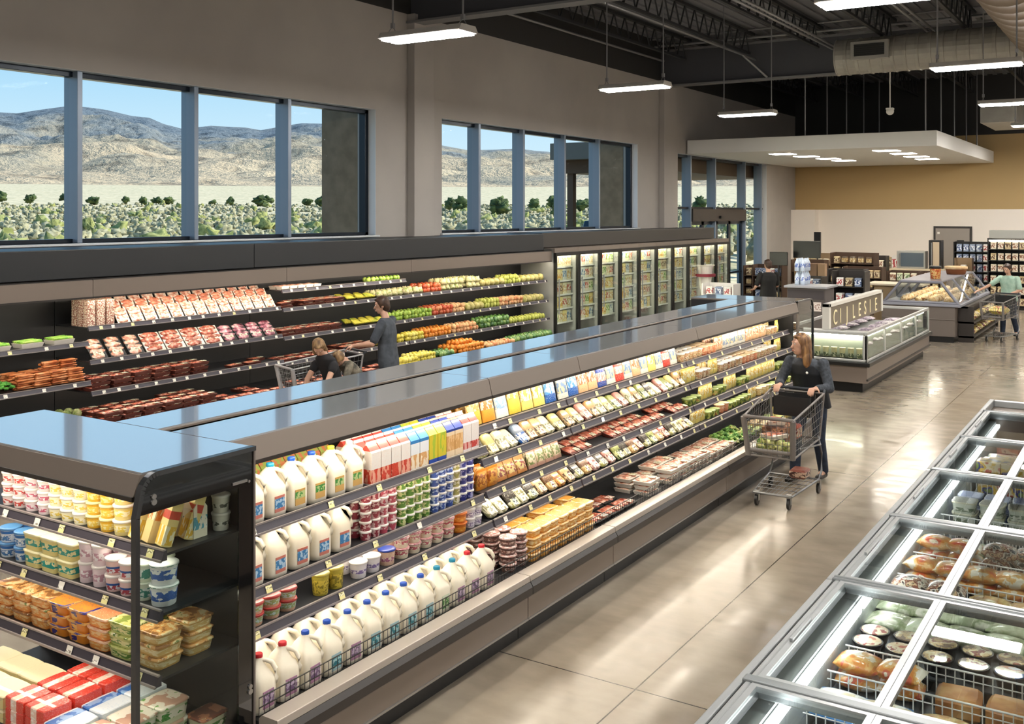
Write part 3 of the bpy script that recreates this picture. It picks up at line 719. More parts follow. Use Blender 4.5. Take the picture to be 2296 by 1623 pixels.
# ================================================================ products
def superring(cx, cy, z, w, d, n=20, e=4.):
    out = []
    for i in range(n):
        a = 2 * PI * i / n; ca, sa = math.cos(a), math.sin(a)
        r = 1 / ((abs(ca) ** e + abs(sa) ** e) ** (1 / e)); out.append((cx + w * r * ca, cy + d * r * sa, z))
    return out
milk_m = mottle('milk_plastic', ['#efe6cf', '#f3ebd8'], 3, .35, vary=False, coat=.2)
CAPS = {'blue': plain('cap_blue', '#1c4fb0', .35), 'teal': plain('cap_teal', '#1f86a8', .35), 'red': plain('cap_red', '#c8202c', .35), 'yellow': plain('cap_yellow', '#d9cf3e', .4), 'navy': plain('cap_navy', '#16255a', .4), 'white': white_p}
def jug(cap, lab):
    m = MB(); h = (.70, -.70)
    prof = [(0, .062, 0), (.006, .070, 0), (.03, .073, 0), (.12, .073, 0), (.15, .072, .002), (.175, .066, .008), (.20, .054, .013), (.225, .040, .012), (.245, .027, .006), (.258, .021, 0), (.262, .021, 0)]
    m.sections([superring(-h[0] * o, -h[1] * o, z, w, w, 20, 4.2 if z < .18 else 3) for z, w, o in prof])
    m.path([(h[0] * .082, h[1] * .082, .125), (h[0] * .088, h[1] * .088, .15), (h[0] * .084, h[1] * .084, .195), (h[0] * .066, h[1] * .066, .228), (h[0] * .035, h[1] * .035, .243), (0, 0, .246)], .0125, 8)
    parts = [('jug_body', m, [milk_m])]
    m = MB(); m.lathe([(.020, .0), (.022, .002), (.022, .018), (.019, .021)], 14, (0, 0, .259)); parts.append(('cap', m, [CAPS[cap]]))
    m = MB(); m.box(-.042, .032, -.0755, -.0725, .03, .115); parts.append(('jug_label', m, [LABS[lab]]))
    return parts
LABS = {'blue': printed('label_blue', '#c0705f', '#2f76ab', '#a9c6da', .22, .84, 4, dens=.15), 'green': printed('label_green', '#cda25e', '#3c8a3f', '#b9c98a', .42, .86, 4, dens=.15),
        'purple': printed('label_purple', '#a87a96', '#76597f', '#c4b2c8', .25, .9, 4, dens=.15), 'teal': printed('label_teal', '#9db9be', '#1f7f8f', '#a9d4d8', .15, .85, 4, dens=.15), 'greenw': printed('label_greenw', '#cfd8c0', '#3f7f36', '#c4d4a8', .1, .85, 4, dens=.15)}
def carton(mat, cap='white', w=.088, h=.19):
    def f():
        m = MB(); a = w / 2; m.box(-a, a, -a, a, 0, h); m.prism([(-a, h), (a, h), (.004, h + .045), (-.004, h + .045)], 0, -a, a); m.box(-a, a, -.003, .003, h + .043, h + .06)
        parts = [('carton_body', m, [mat])]
        if cap:
            m = MB(); m.tube((0, -a * .5, h + .018), (0, -a * .5 - .012, h + .034), .012, n=10); parts.append(('cap', m, [CAPS[cap]]))
        return parts
    return f
def tub(body, lid, r=.048, h=.075, sx=1, sy=1, n=16, lidh=.012):
    def f():
        m = MB(); m.lathe([(r * .80, 0), (r * .83, .004), (r * .95, h - lidh)], n, sx=sx, sy=sy); p = [('tub_body', m, [body])]
        m = MB(); m.lathe([(r * 1.0, h - lidh), (r * 1.03, h - lidh + .002), (r * 1.03, h - .003), (r * .98, h), (r * .6, h - .001)], n, sx=sx, sy=sy); p.append(('lid', m, [lid])); return p
    return f
def sqtub(body, lid, w=.10, d=.08, h=.06):
    def f():
        m = MB(); m.sections([superring(0, 0, 0, w * .43, d * .43, 24, 9), superring(0, 0, h - .01, w * .48, d * .48, 24, 9)]); p = [('tub_body', m, [body])]
        m = MB(); m.sections([superring(0, 0, h - .01, w * .51, d * .51, 24, 9), superring(0, 0, h - .001, w * .51, d * .51, 24, 9), superring(0, 0, h, w * .46, d * .46, 24, 9)]); p.append(('lid', m, [lid])); return p
    return f
def boxy(mat, w, d, h, bev=.004, name='pack_body', extra=None):
    def f():
        m = MB(); b = bev
        m.sections([superring(0, 0, 0, w / 2 - b, d / 2 - b, 16, 12), superring(0, 0, b, w / 2, d / 2, 16, 12), superring(0, 0, h - b, w / 2, d / 2, 16, 12), superring(0, 0, h, w / 2 - b, d / 2 - b, 16, 12)], smooth=False)
        p = [(name, m, [mat])]
        if extra: p += extra()
        return p
    return f
def pouch(mat, w=.16, h=.21, t=.045, labm=None):
    """standing pillow bag with crimped top"""
    def f():
        m = MB(); secs = []
        for i in range(9):
            k = i / 8; z = k * h; tt = t * (math.sin(PI * min(1, .12 + k * .88)) ** .6) * (1 - .25 * k); ww = w * (.5 - .02 * math.sin(PI * k))
            if i == 8: tt = .002
            secs.append(superring(0, 0, z, ww, max(.0015, tt * .5), 16, 2.6))
        m.sections(secs); m.box(-w * .5, w * .5, -.0015, .0015, h - .002, h + .018)
        p = [('bag_body', m, [mat])]
        if labm: m = MB(); m.box(-w * .28, w * .28, -t * .5 - .003, -t * .5 + .006, h * .28, h * .62); p.append(('bag_label', m, [labm]))
        return p
    return f
tray_k = plain('black_foam_tray', '#161616', .5); tray_w = plain('white_foam_tray', '#e6ddd0', .5)
def traypack(food, w=.20, d=.14, h=.03, tray=None, lump=8, labm=None, wet=True):
    def f():
        r = random.Random(5); m = MB(); m.taperbox(-w / 2, w / 2, -d / 2, d / 2, 0, h * .8, .014, .012); p = [('tray', m, [tray or tray_k])]
        m = MB()
        for i in range(lump):
            k = (i + .5) / lump
            m.ball((-w / 2 + .02 + k * (w - .04), r.uniform(-.2, .2) * d * .4, h * .75), d * .40, nu=9, nv=6, sc=(.34 * 8 / lump, 1, .22), wob=.6, seed=i * 2.3)
        p.append(('contents', m, [food]))
        if labm: m = MB(); m.box(w * .05, w * .38, -d * .42, -d * .05, h * 1.12, h * 1.2); p.append(('pack_label', m, [labm]))
        return p
    return f
def lumpy(mat, r, sc=(1, 1, 1), wob=.8, nu=12, nv=8, name='body', stem=None):
    def f():
        m = MB(); m.ball((0, 0, r * sc[2] * .95), r, nu=nu, nv=nv, sc=sc, wob=wob, seed=r * 91)
        p = [(name, m, [mat])]
        if stem: m = MB(); m.tube((0, 0, r * sc[2] * 1.8), (0, 0, r * sc[2] * 2.05), r * .12, n=6); p.append(('stem', m, [stem]))
        return p
    return f
def artichoke():
    m = MB(); r = .055; m.ball((0, 0, r), r * .85, nu=12, nv=8)
    for j in range(7):
        t = .35 + j * .36; n = max(3, int(10 * math.sin(min(t, PI - .3)) + 2))
        for i in range(n):
            a = 2 * PI * (i + .5 * (j % 2)) / n
            d = Vector((math.sin(t) * math.cos(a), math.sin(t) * math.sin(a), -math.cos(t))); up = Vector((math.cos(t) * math.cos(a), math.cos(t) * math.sin(a), math.sin(t)))
            sd = d.cross(up).normalized(); c0 = Vector((0, 0, r)) + d * r * .84
            m._add([c0 - sd * .016 - up * .012, c0 + sd * .016 - up * .012, c0 + sd * .011 + up * .012 + d * .008, c0 + up * .026 + d * .004, c0 - sd * .011 + up * .012 + d * .008], [(0, 1, 2, 3, 4)], 0)
    m.tube((0, 0, -.01), (0, 0, .012), .012, n=8)
    return [('head', m, [mottle('artichoke_green', ['#5b7034', '#8b9a58', '#b9b98a'], 9, .7)])]
def bananas():
    m = MB()
    for i in range(5):
        o = (i - 2) * .028; pts = [(o * .4, .05, .075), (o * .7, .02, .07), (o, -.03, .05), (o * 1.15, -.07, .035), (o * 1.2, -.10, .045)]
        pts = [Vector(p) for p in pts]
        for k in range(4): m.tube(pts[k], pts[k + 1], (.010, .016, .018, .014)[k], (.016, .018, .014, .006)[k], 7)
    return [('bananas', m, [mottle('banana_yellow', ['#b9b23c', '#d8c94a', '#9fae3a'], 7, .5)])]
def celery():
    m = MB(); m.taperbox(-.13, .13, -.10, .10, 0, .05, .015, .015); p = [('tray', m, [tray_w])]
    m = MB(); r = random.Random(2)
    for i in range(13):
        y_ = -.08 + i * .0135; m.tube((-.12, y_, .055 + r.uniform(0, .012)), (.12, y_ + r.uniform(-.01, .01), .06 + r.uniform(0, .015)), .010, n=6)
    p.append(('celery_stalks', m, [mottle('celery_green', ['#5d9a2b', '#8dbb45', '#b4cf6a'], 14, .5)])); return p
def leafy(mat, r=.07):
    def f():
        m = MB(); q = random.Random(4)
        for i in range(26):
            a = q.random() * 2 * PI; t = q.uniform(.1, 1.3); d = Vector((math.sin(t) * math.cos(a), math.sin(t) * math.sin(a), math.cos(t))); c0 = Vector((0, 0, r * .35)) + d * r * .5
            s_ = d.cross(Vector((q.random(), q.random(), q.random()))).normalized(); u_ = s_.cross(d)
            m.ball(c0 + d * r * .3, r * .34, nu=7, nv=5, sc=(1, 1, .55), wob=1.4, seed=i)
        return [('leaves', m, [mat])]
    return f
def basketload(fn): return fn

PROTO = {}
def merge(parts):
    M_ = MB(); mats = []
    for nm, m, ml in parts:
        off = len(M_.v); base = []
        for x in ml:
            if x not in mats: mats.append(x)
            base.append(mats.index(x))
        M_.v += m.v; M_.f += [tuple(i + off for i in f) for f in m.f]; M_.mi += [base[i] for i in m.mi]; M_.sm += m.sm
    return M_, mats
def place(key, fn, name, P, rz, label, cat, group, merged=False, tilt=0., sc=1.):
    kk = (key, merged)
    if kk not in PROTO:
        parts = fn()
        if merged or len(parts) == 1:
            M_, mats = merge(parts); o = M_.build(name, mats)
        else:
            o = empty(name, (0, 0, 0))
            for nm, m, ml in parts: m.build(nm, ml, o)
        PROTO[kk] = o
        KIDS[o.name] = list(o.children)
    else:
        src = PROTO[kk]; o = src.copy(); COL.objects.link(o)
        for ch in KIDS[src.name]:
            c_ = ch.copy(); c_.parent = o; COL.objects.link(c_)
    o.location = P; o.rotation_euler = (tilt, 0, rz); o.scale = (sc, sc, sc)
    tag(o, label, cat, group)
    return o
rg = random.Random(11)
SHN = {1: ['bottom deck'], 4: ['top shelf', 'middle shelf', 'lower shelf', 'bottom deck'], 5: ['top shelf', 'second shelf', 'third shelf', 'fourth shelf', 'bottom deck'], 3: ['top shelf', 'lower shelf', 'bottom deck']}
CNT = {}
def run(ck, si, u0, u1, key, fn, name, desc, cat, pitch, rows=1, rp=.1, stack=1, sh=.07, v0=.06, tilt=0., rz=0., jit=.0, merged=False, skip=0., sc=1., jz=0., plural=None):
    """a row of products on a shelf, left to right as the viewer sees them"""
    C = CASES[ck]; sv, sz = C.sh[si]; n = max(1, int(round((u1 - u0) / pitch))); sn = SHN[len(C.sh)][si]
    place_nm = '%s of %s' % (sn, ck)
    for i in range(n):
        CNT[(desc, ck, si)] = idx = CNT.get((desc, ck, si), 0) + 1
        for r_ in range(rows):
            for l_ in range(stack):
                if skip and rg.random() < skip: break
                u = u0 + (i + .5) * (u1 - u0) / n + rg.uniform(-jit, jit); v = sv + v0 + r_ * rp + rg.uniform(-jit, jit) * .6; z = sz + l_ * sh + .001 + jz
                q = []
                if rows > 1: q.append('front row' if r_ == 0 else ('back row' if r_ == rows - 1 else 'middle row'))
                if stack > 1: q.append('topmost' if l_ == stack - 1 else ('bottom one' if l_ == 0 else '%s up' % ORD[l_]))
                lab = '%s, %s from left%s, %s' % (desc, ordn(idx), (', ' + ' '.join(q)) if q else '', place_nm)
                place(key, fn, name, C.P(u, v, z), C.rot + rz + rg.uniform(-1, 1) * jit * 4, lab, cat, '%s on the %s' % (plural or (desc + 's'), place_nm), merged, tilt, sc * (1 + rg.uniform(-.04, .04) if jit else 1))
def pr(name, *a, **k): return printed(name, *a, **k)
# ================================================================ milk section
MC = 'milk case'
def J(si, specs, u0, pitch, rows=1, v0=.085, rp=.155):
    for i, (cap, lab) in enumerate(specs):
        for r_ in range(rows):
            C = CASES[MC]; sv, sz = C.sh[si]; key = 'jug_%s_%s' % (cap, lab)
            CNT[('jug', si, r_)] = k = CNT.get(('jug', si, r_), 0) + 1
            lb = 'milk jug with %s cap, %s from left, %s, %s of milk case' % (cap, ordn(k), 'front row' if r_ == 0 else 'second row', SHN[4][si])
            place(key, lambda cap=cap, lab=lab: jug(cap, lab), 'milk_jug', C.P(u0 + i * pitch, sv + v0 + r_ * rp, sz + .001), rg.uniform(-.06, .06), lb, 'milk jug', 'milk jugs on the %s' % SHN[4][si])
J(0, [('navy', 'blue'), ('teal', 'blue'), ('teal', 'blue'), ('blue', 'green'), ('blue', 'green'), ('yellow', 'green'), ('white', 'green')], -.0 + .085, .158, 1)
J(1, [('blue', 'blue'), ('blue', 'blue'), ('teal', 'blue'), ('blue', 'blue'), ('blue', 'blue'), ('blue', 'blue')], .085, .172, 1)
J(2 + 1, [('red', 'purple'), ('red', 'purple'), ('blue', 'purple'), ('blue', 'teal'), ('blue', 'purple'), ('blue', 'teal'), ('blue', 'teal'), ('blue', 'teal'), ('blue', 'teal'), ('teal', 'greenw'), ('teal', 'purple'), ('red', 'purple'), ('red', 'purple')], .09, .165, 2, .075, .16)
red_c = pr('juice_red', '#ece6df', '#c93c28', '#e8a890', .02, .36, 4, band2='#c8463a', z2=.80, z3=.93, dens=.2)
blu_c = pr('milk_blue', '#e8ecef', '#d8a468', '#f1e3c8', .05, .40, 4, band2='#2f7fc0', z2=.68, z3=.95, dens=.2)
yel_c = pr('milk_yellow', '#eef0dc', '#d7c437', '#a8c03c', .14, .95, 3, band2='#2c4da3', z2=.0, z3=.14, dens=.15)
nvy_c = pr('milk_navy', '#f0d9b6', '#d6a262', '#e8c08a', .2, .6, 4, band2='#23409a', z2=.70, z3=.95, dens=.2)
wht_c = pr('milk_redwhite', '#f1ebe6', '#c23a33', '#e8b0a8', .1, .28, 4, band2='#b83a34', z2=.80, z3=.9, dens=.3)
for (u0, n, mt, ds) in ((1.14, 4, red_c, 'red juice carton'), (1.52, 2, blu_c, 'blue-topped carton'), (1.71, 2, yel_c, 'yellow carton'), (1.90, 2, nvy_c, 'navy-banded carton'), (2.09, 2, wht_c, 'white-red carton')):
    run(MC, 0, u0, u0 + n * .095, ds, carton(mt, None), 'drink_carton', ds, 'carton', .095, rows=3, rp=.10, v0=.05)
run(MC, 0, .05, 1.1, 'backjuice', carton(pr('juice_olive', '#c9c07a', '#8aa04a', '#b8704a', .3, .95, 4, dens=.2), None), 'drink_carton', 'yellow-green carton', 'carton', .095, rows=1, v0=.33, merged=True)
# yogurt cups five high
lidw = plain('white_lid', '#e6e1da', .35)
cupc = [('red yogurt cup', pr('cup_red', '#b07a80', '#8f2f3d', '#d8b8b4', .05, .95, 3, dens=.2), 1.12, 2), ('pink yogurt cup', pr('cup_pink', '#c88a92', '#b84a5c', '#e6c8c8', .05, .95, 3, dens=.2), 1.28, 2),
        ('green yogurt cup', pr('cup_green', '#9cba5a', '#5b8a36', '#d8dc9a', .05, .9, 3, dens=.2), 1.46, 4), ('blue yogurt cup', pr('cup_blue', '#7a8cc0', '#35509c', '#b8c8e4', .05, .9, 3, dens=.2), 1.80, 3), ('cream yogurt cup', pr('cup_cream', '#d8cc98', '#a8a05a', '#f0ead0', .1, .8, 3, dens=.2), 2.04, 1), ('navy yogurt cup', pr('cup_navy', '#7074b0', '#2c3180', '#b0b0d8', .05, .95, 3, dens=.2), 2.12, 2)]
for ds, mt, u0, n in cupc:
    run(MC, 1, u0, u0 + n * .082, ds, tub(mt, lidw, .038, .056, n=12), 'yogurt_cup', ds, 'yogurt cup', .082, rows=2, rp=.085, stack=5, sh=.0565, v0=.05, merged=True)
# tubs on the lower shelf
sal = pr('salad_cup', '#d6a98a', '#9fae6a', '#c8dcd8', .35, .9, 5); 
run(MC, 2, .04, .52, 'saladcup', tub(sal, plain('red_rim', '#a3342f', .4), .055, .062, n=14), 'salad_cup', 'red-rimmed salad cup', 'cup', .12, stack=2, sh=.058, v0=.07)
run(MC, 2, .66, .90, 'yeltub', tub(pr('tub_mustard', '#b7a63c', '#d8c04a', '#8d7f2c', .1, .8, 6), plain('yellow_lid', '#b5a548', .4), .052, .12, n=14), 'tall_tub', 'mustard yellow tub', 'tub', .12, v0=.07)
run(MC, 2, .98, 1.22, 'purtub', tub(pr('tub_purplewhite', '#e6e0e0', '#7d6ba0', '#f0eaf0', .35, .6, 6), lidw, .055, .095, n=14), 'tub', 'white purple-print tub', 'tub', .12, rows=2, v0=.07, rp=.12)
run(MC, 2, 1.24, 1.36, 'bluelid', tub(pr('tub_tan', '#d8b49a', '#a3567a', '#eedcc8', .3, .6, 6), plain('blue_lid', '#2b3f8c', .4), .055, .095, n=14), 'tub', 'blue-lidded tub', 'tub', .12, rows=2, v0=.07, rp=.12)
run(MC, 2, 1.38, 1.98, 'pinktub', tub(pr('tub_pink', '#dccfb4', '#b5485a', '#efe6cf', .45, .85, 6), pr('lid_pink', '#c98f90', '#a34558', '#e8d0c8', .1, .9, 5), .052, .065, n=14), 'tub', 'pink-topped tub', 'tub', .12, rows=2, stack=2, sh=.066, v0=.07, rp=.11)
run(MC, 2, 1.98, 2.12, 'orgtub', tub(pr('tub_orange', '#c96a1f', '#e08a2f', '#f0b050', .2, .7, 5), plain('orange_lid', '#c9691f', .4), .06, .065, n=14), 'tub', 'orange tub', 'tub', .13, stack=2, sh=.066, v0=.07)
run(MC, 2, 2.13, 2.29, 'bwtub', tub(pr('tub_bluewhite', '#d9d2d6', '#8d7a9c', '#efe9ee', .2, .7, 6), lidw, .04, .065, n=12), 'tub', 'lilac tub', 'tub', .08, stack=2, sh=.066, v0=.06)
# ================================================================ cheese section
CC = 'cheese case'
bagc = [pr('bag_gold', '#e0b040', '#f0dc9a', '#c98a2a', .45, .95, 5), pr('bag_amber', '#d9952f', '#f2e6c4', '#b5702a', .4, .9, 5), pr('bag_whiteblue', '#eeece2', '#7fa3c8', '#e6dcb8', .3, .7, 5), pr('bag_yellow', '#e4c84a', '#f4ecae', '#d19a2a', .5, .95, 5),
        pr('bag_lemon', '#ecd877', '#f4efc6', '#e0b83a', .3, .8, 5), pr('bag_blue', '#1f5aa8', '#3f8ac8', '#dfe8f0', .3, .8, 5), pr('bag_white', '#ece8d8', '#d7c9a0', '#6a88b0', .2, .6, 5), pr('bag_peach', '#e2b98c', '#f1ddc0', '#c2724a', .3, .8, 5), pr('bag_cobalt', '#2a4aa0', '#d98f86', '#e8e0d0', .2, .55, 5), pr('bag_red', '#c8392b', '#e8a090', '#f2d8c8', .3, .6, 5)]
bagn = ['golden', 'amber', 'white-blue', 'yellow', 'pale lemon', 'bright blue', 'off-white', 'peach', 'cobalt', 'red']
for i, k in enumerate([0, 1, 2, 3, 4, 4, 5]):
    run(CC, 0, .02 + i * .178, .02 + (i + 1) * .178, 'bag%d' % k, pouch(bagc[k], .165, .20, .05), 'cheese_bag', '%s cheese bag' % bagn[k], 'cheese bag', .178, rows=3, rp=.09, v0=.06, tilt=-.22)
slabm = {'yellow': pr('slab_yellow', '#e3d388', '#f3ecbe', '#6b5a3a', .0, .45, 4, axis=1), 'tan': pr('slab_tan', '#caa06a', '#e0c090', '#57402c', 0, .5, 4, axis=1), 'brown': pr('slab_brown', '#6e4c33', '#c99a5c', '#e2cf9c', 0, .4, 4, axis=1),
         'dark': pr('slab_dark', '#2c2620', '#b3b05a', '#e8e2cc', 0, .3, 4, axis=1), 'cream': pr('slab_cream', '#ddd0aa', '#efe6c8', '#8d8a5a', 0, .6, 4, axis=1), 'pink': pr('slab_pink', '#c98d80', '#ecd2c2', '#8a3f38', 0, .5, 4, axis=1),
         'blue': pr('slab_blue', '#7f8ea0', '#eef0ea', '#2a5ea8', 0, .5, 4, axis=1), 'orange': pr('slab_orange', '#c9752c', '#e2a24e', '#8c4a1c', 0, .5, 4, axis=1), 'olive': pr('slab_olive', '#8d9552', '#d8dca0', '#3c4a26', 0, .5, 4, axis=1), 'red': pr('slab_red', '#a83a2e', '#e6b49c', '#5c201c', 0, .5, 4, axis=1)}
def slab(col, w=.13, d=.19, h=.035):
    """flat pack set leaning toward the shopper"""
    def f():
        m = MB(); m.sections([superring(0, d / 2, 0, w / 2 - .004, d / 2 - .004, 16, 6), superring(0, d / 2, .006, w / 2, d / 2, 16, 6), superring(0, d / 2, h * .7, w / 2, d / 2, 16, 6), superring(0, d / 2, h, w / 2 - .012, d / 2 - .014, 16, 6)])
        p = [('pack_body', m, [slabm[col]])]
        m = MB(); m.box(-w * .36, w * .36, d * .06, d * .40, h - .001, h + .002); p.append(('pack_label', m, [PKL[col]])); return p
    return f
PKL = {c_: pr('plabel_' + c_, b_, '#f3eedc', s_, .2, .8, 5, axis=0) for c_, b_, s_ in (('yellow', '#efe7a8', '#a89a4a'), ('tan', '#e8d2a4', '#8a5c33'), ('brown', '#dcb06a', '#6e4526'), ('dark', '#d8cf9c', '#3c4a3a'), ('cream', '#f0e9cc', '#8a8450'), ('pink', '#f0d8c8', '#a8433c'), ('blue', '#e8eef0', '#2a62b0'), ('orange', '#ecb468', '#a04f1a'), ('olive', '#dce0ac', '#57662a'), ('red', '#ecc4b0', '#8a2a22'))}
def lean(ck, si, u0, cols, pitch=.14, w=.12, d=.17, ang=.75, v0=.02):
    for i, c_ in enumerate(cols):
        run(ck, si, u0 + i * pitch, u0 + (i + 1) * pitch, 'slab_%s_%g' % (c_, w), slab(c_, w, d), 'deli_pack', '%s leaning deli pack' % c_, 'deli pack', pitch, tilt=ang + rg.uniform(-.18, .12), v0=v0, jit=.012, skip=.06, stack=1)
lean(CC, 1, .02, ['dark', 'yellow', 'cream', 'cream', 'blue', 'tan', 'tan', 'cream', 'yellow'], .137)
run(CC, 2, .03, .30, 'orgbag', pouch(pr('bag_orange', '#d98a2c', '#e8a84a', '#a85a1c', .2, .8, 4), .13, .12, .06), 'snack_bag', 'orange snack bag', 'snack bag', .135, rows=2, rp=.12, v0=.08)
run(CC, 2, .30, .72, 'mixbag', pouch(pr('bag_mix', '#c98a4c', '#d8c07a', '#8a3c32', .2, .8, 5), .13, .11, .06), 'snack_bag', 'amber snack bag', 'snack bag', .14, rows=2, rp=.12, v0=.08, tilt=-.4)
run(CC, 2, .74, 1.24, 'pinkbag', pouch(pr('bag_rose', '#c79a86', '#e3cfae', '#7a8a4a', .2, .8, 5), .12, .12, .05), 'snack_bag', 'pale rose bag', 'snack bag', .125, rows=2, rp=.12, v0=.08, tilt=-.3)
lean(CC, 3, .02, ['cream', 'cream', 'dark', 'cream', 'dark', 'tan', 'brown', 'orange', 'tan'], .137, v0=.03)
bowl = plain('cocoa_bowl', '#3a231d', .35)
run(CC, 4, .02, .30, 'cakecup', tub(pr('cake_side', '#4a2c26', '#6e4438', '#c9b0a8', .3, .7, 5), pr('cake_lid', '#cdb3ab', '#b07a70', '#e8dcd6', .0, 1, 5), .062, .058, n=16), 'dessert_bowl', 'lidded chocolate dessert bowl', 'dessert bowl', .14, rows=3, rp=.14, stack=4, sh=.06, v0=.09)
orc = pr('clam_orange', '#c9842a', '#e0a246', '#f0d49a', .2, .8, 4); clr = plain('clear_rim', '#e2c9a4', .25)
run(CC, 4, .31, 1.25, 'orclam', sqtub(orc, pr('clamlid_orange', '#d9952f', '#e8b45a', '#f2e0b8', 0, 1, 5), .125, .16, .055), 'orange_tub', 'orange lidded tub', 'tub', .13, rows=2, rp=.17, stack=4, sh=.056, v0=.10, jit=.006, skip=.05)
# ================================================================ deli + far sections
DC, FC = 'deli case', 'far case'
red_tray = plain('dark_red_tray', '#5e2f26', .5)
veg_m = mottle('veg_mix', ['#5b6a2c', '#9fae4c', '#d8cf7a', '#c9884a'], 26, .5, coat=.4, sharp=True)
deli_m = mottle('deli_mix', ['#b58a5a', '#e0cfa4', '#cf9a72', '#f0e6c8', '#8a5a3c'], 22, .45, coat=.5, sharp=True)
meat_m = mottle('red_meat', ['#94402f', '#bd6049', '#d88a70', '#ecc4b0'], 24, .35, coat=.7)
pork_m = mottle('pale_meat', ['#b86a50', '#db9a80', '#ecc4ac', '#f4e0d0'], 22, .35, coat=.7)
sausage = mottle('sausage_meat', ['#a3573a', '#c9775a', '#dca080'], 22, .4, coat=.6)
for i, k in enumerate([6, 5, 7, 7, 8, 6, 9, 6, 7, 6, 4, 6, 9, 6]):
    run(DC, 0, .02 + i * .172, .02 + (i + 1) * .172, 'bag%d' % k, pouch(bagc[k], .165, .20, .05), 'cheese_bag', '%s bag' % bagn[k], 'food bag', .172, rows=2, rp=.12, v0=.06, tilt=-.22)
lean(DC, 1, .02, ['tan', 'yellow', 'pink', 'tan', 'cream', 'yellow', 'olive', 'pink', 'cream', 'tan', 'olive', 'dark', 'cream', 'pink', 'olive', 'yellow', 'tan'], .142)
run(DC, 2, .02, 2.42, 'dtray', traypack(meat_m, .17, .13, .035, red_tray, labm=PKL['cream']), 'meat_tray', 'small red meat tray', 'meat tray', .185, rows=2, rp=.15, v0=.08, tilt=.25, skip=.12, jit=.008)
lean(DC, 3, .02, ['dark', 'brown', 'pink', 'dark', 'pink', 'olive', 'dark', 'brown', 'red', 'dark', 'olive', 'brown', 'red', 'dark', 'cream', 'tan', 'dark'], .142, v0=.03)
run(DC, 4, .02, .75, 'btray', traypack(meat_m, .22, .17, .04, lump=10, labm=PKL['pink']), 'meat_tray', 'wide black meat tray', 'meat tray', .24, rows=2, rp=.19, stack=1, sh=.05, v0=.10)
run(DC, 4, .75, 2.42, 'ptray', traypack(pork_m, .22, .17, .04, tray_w, 10, PKL['cream']), 'meat_tray', 'pale meat tray', 'meat tray', .245, rows=2, rp=.19, stack=3, sh=.048, v0=.10, jit=.014, skip=.18)
kinds = [('cream deli tub', tub(deli_m, lidw, .055, .085, n=12), 'deli_tub', 'tub', .12), ('olive salad tub', tub(veg_m, plain('lid_green', '#9fb070', .4), .055, .07, n=12), 'deli_tub', 'tub', .12), ('peach snack bag', pouch(bagc[7], .12, .13, .05), 'snack_bag', 'bag', .125), ('white snack bag', pouch(bagc[6], .12, .14, .05), 'snack_bag', 'bag', .125),
         ('yellow snack bag', pouch(bagc[4], .12, .13, .05), 'snack_bag', 'bag', .125), ('orange round pack', tub(pr('pack_salmon', '#c9643c', '#e0926a', '#f0c8a0', .1, .9, 4), clr, .06, .09, n=12), 'deli_tub', 'tub', .13), ('golden round pack', tub(pr('pack_gold', '#c99a4a', '#e0c07a', '#f0e0b0', .1, .9, 4), clr, .06, .09, n=12), 'deli_tub', 'tub', .13)]
def mix(ck, si, u0, u1, ks, rows=2, rp=.13, v0=.08, merged=True):
    u = u0
    while u < u1 - .06:
        k = kinds[rg.choice(ks)]
        n = rg.choice((2, 3, 3)); w = min(n * k[4], u1 - u)
        if w < k[4] * .9: break
        n = int(w / k[4] + .01)
        run(ck, si, u, u + n * k[4], k[0], k[1], k[2], k[0], k[3], k[4], rows=rows, rp=rp, v0=v0, merged=merged, jit=.004); u += n * k[4]
mix(FC, 0, .02, 3.32, [0, 3, 4, 5, 0, 2, 3], 2)
mix(FC, 1, .02, 3.32, [0, 2, 4, 5, 6, 1], 2)
mix(FC, 2, .02, 3.32, [0, 1, 6, 4, 2], 1)
mix(FC, 3, .02, 3.32, [1, 5, 6, 4], 1)
run(FC, 4, .72, 1.35, 'vegp', leafy(mottle('leaf_mix', ['#3f7a34', '#7fae54', '#d8cf8a'], 9, .6), .085), 'salad_greens', 'leafy green bunch', 'greens', .16, rows=2, rp=.17, v0=.1, jit=.02, plural='leafy green bunches')
run(FC, 4, .02, .70, 'ptray', traypack(pork_m, .22, .17, .04, tray_w, 10, PKL['cream']), 'meat_tray', 'pale meat tray', 'meat tray', .235, rows=2, rp=.19, stack=2, sh=.048, v0=.10, jit=.006)
mix(FC, 4, 1.4, 3.32, [6, 4, 1, 5], 2)
mix('far end case', 0, .05, 1.5, [0, 3, 4], 1); mix('far end case', 1, .05, 1.5, [0, 3, 5], 1)
# ================================================================ near end case (viewer's left to right, u up to 1.66)
EN = 'end case'
def er(si, u0, u1, key, fn, nm, ds, cat, pitch, **k): run(EN, si, u0, u1, key, fn, nm, ds, cat, pitch, **k)
whm = pr('tub_whitered', '#ecdfdc', '#c9483f', '#f3ebe8', .25, .75, 5, dens=.2); pkm = pr('tub_whitepink', '#eadadc', '#c2506e', '#f3e8ea', .3, .7, 5, dens=.2); cym = pr('tub_creamyel', '#f0e9c4', '#e3c95a', '#f8f2d8', .25, .7, 5, dens=.2)
ylm = pr('tub_yellow', '#dba92a', '#ecc850', '#f4e6a8', .2, .75, 5, dens=.15); yl2 = pr('tub_paleyellow', '#e0cd86', '#ecd25a', '#f6eec8', .3, .8, 5, dens=.15)
lidy = plain('cream_lid', '#efe2a8', .35)
er(0, .30, .50, 'wr', tub(whm, lidw, .045, .058), 'tub', 'white-red tub', 'tub', .095, rows=3, rp=.1, stack=3, sh=.059, v0=.06)
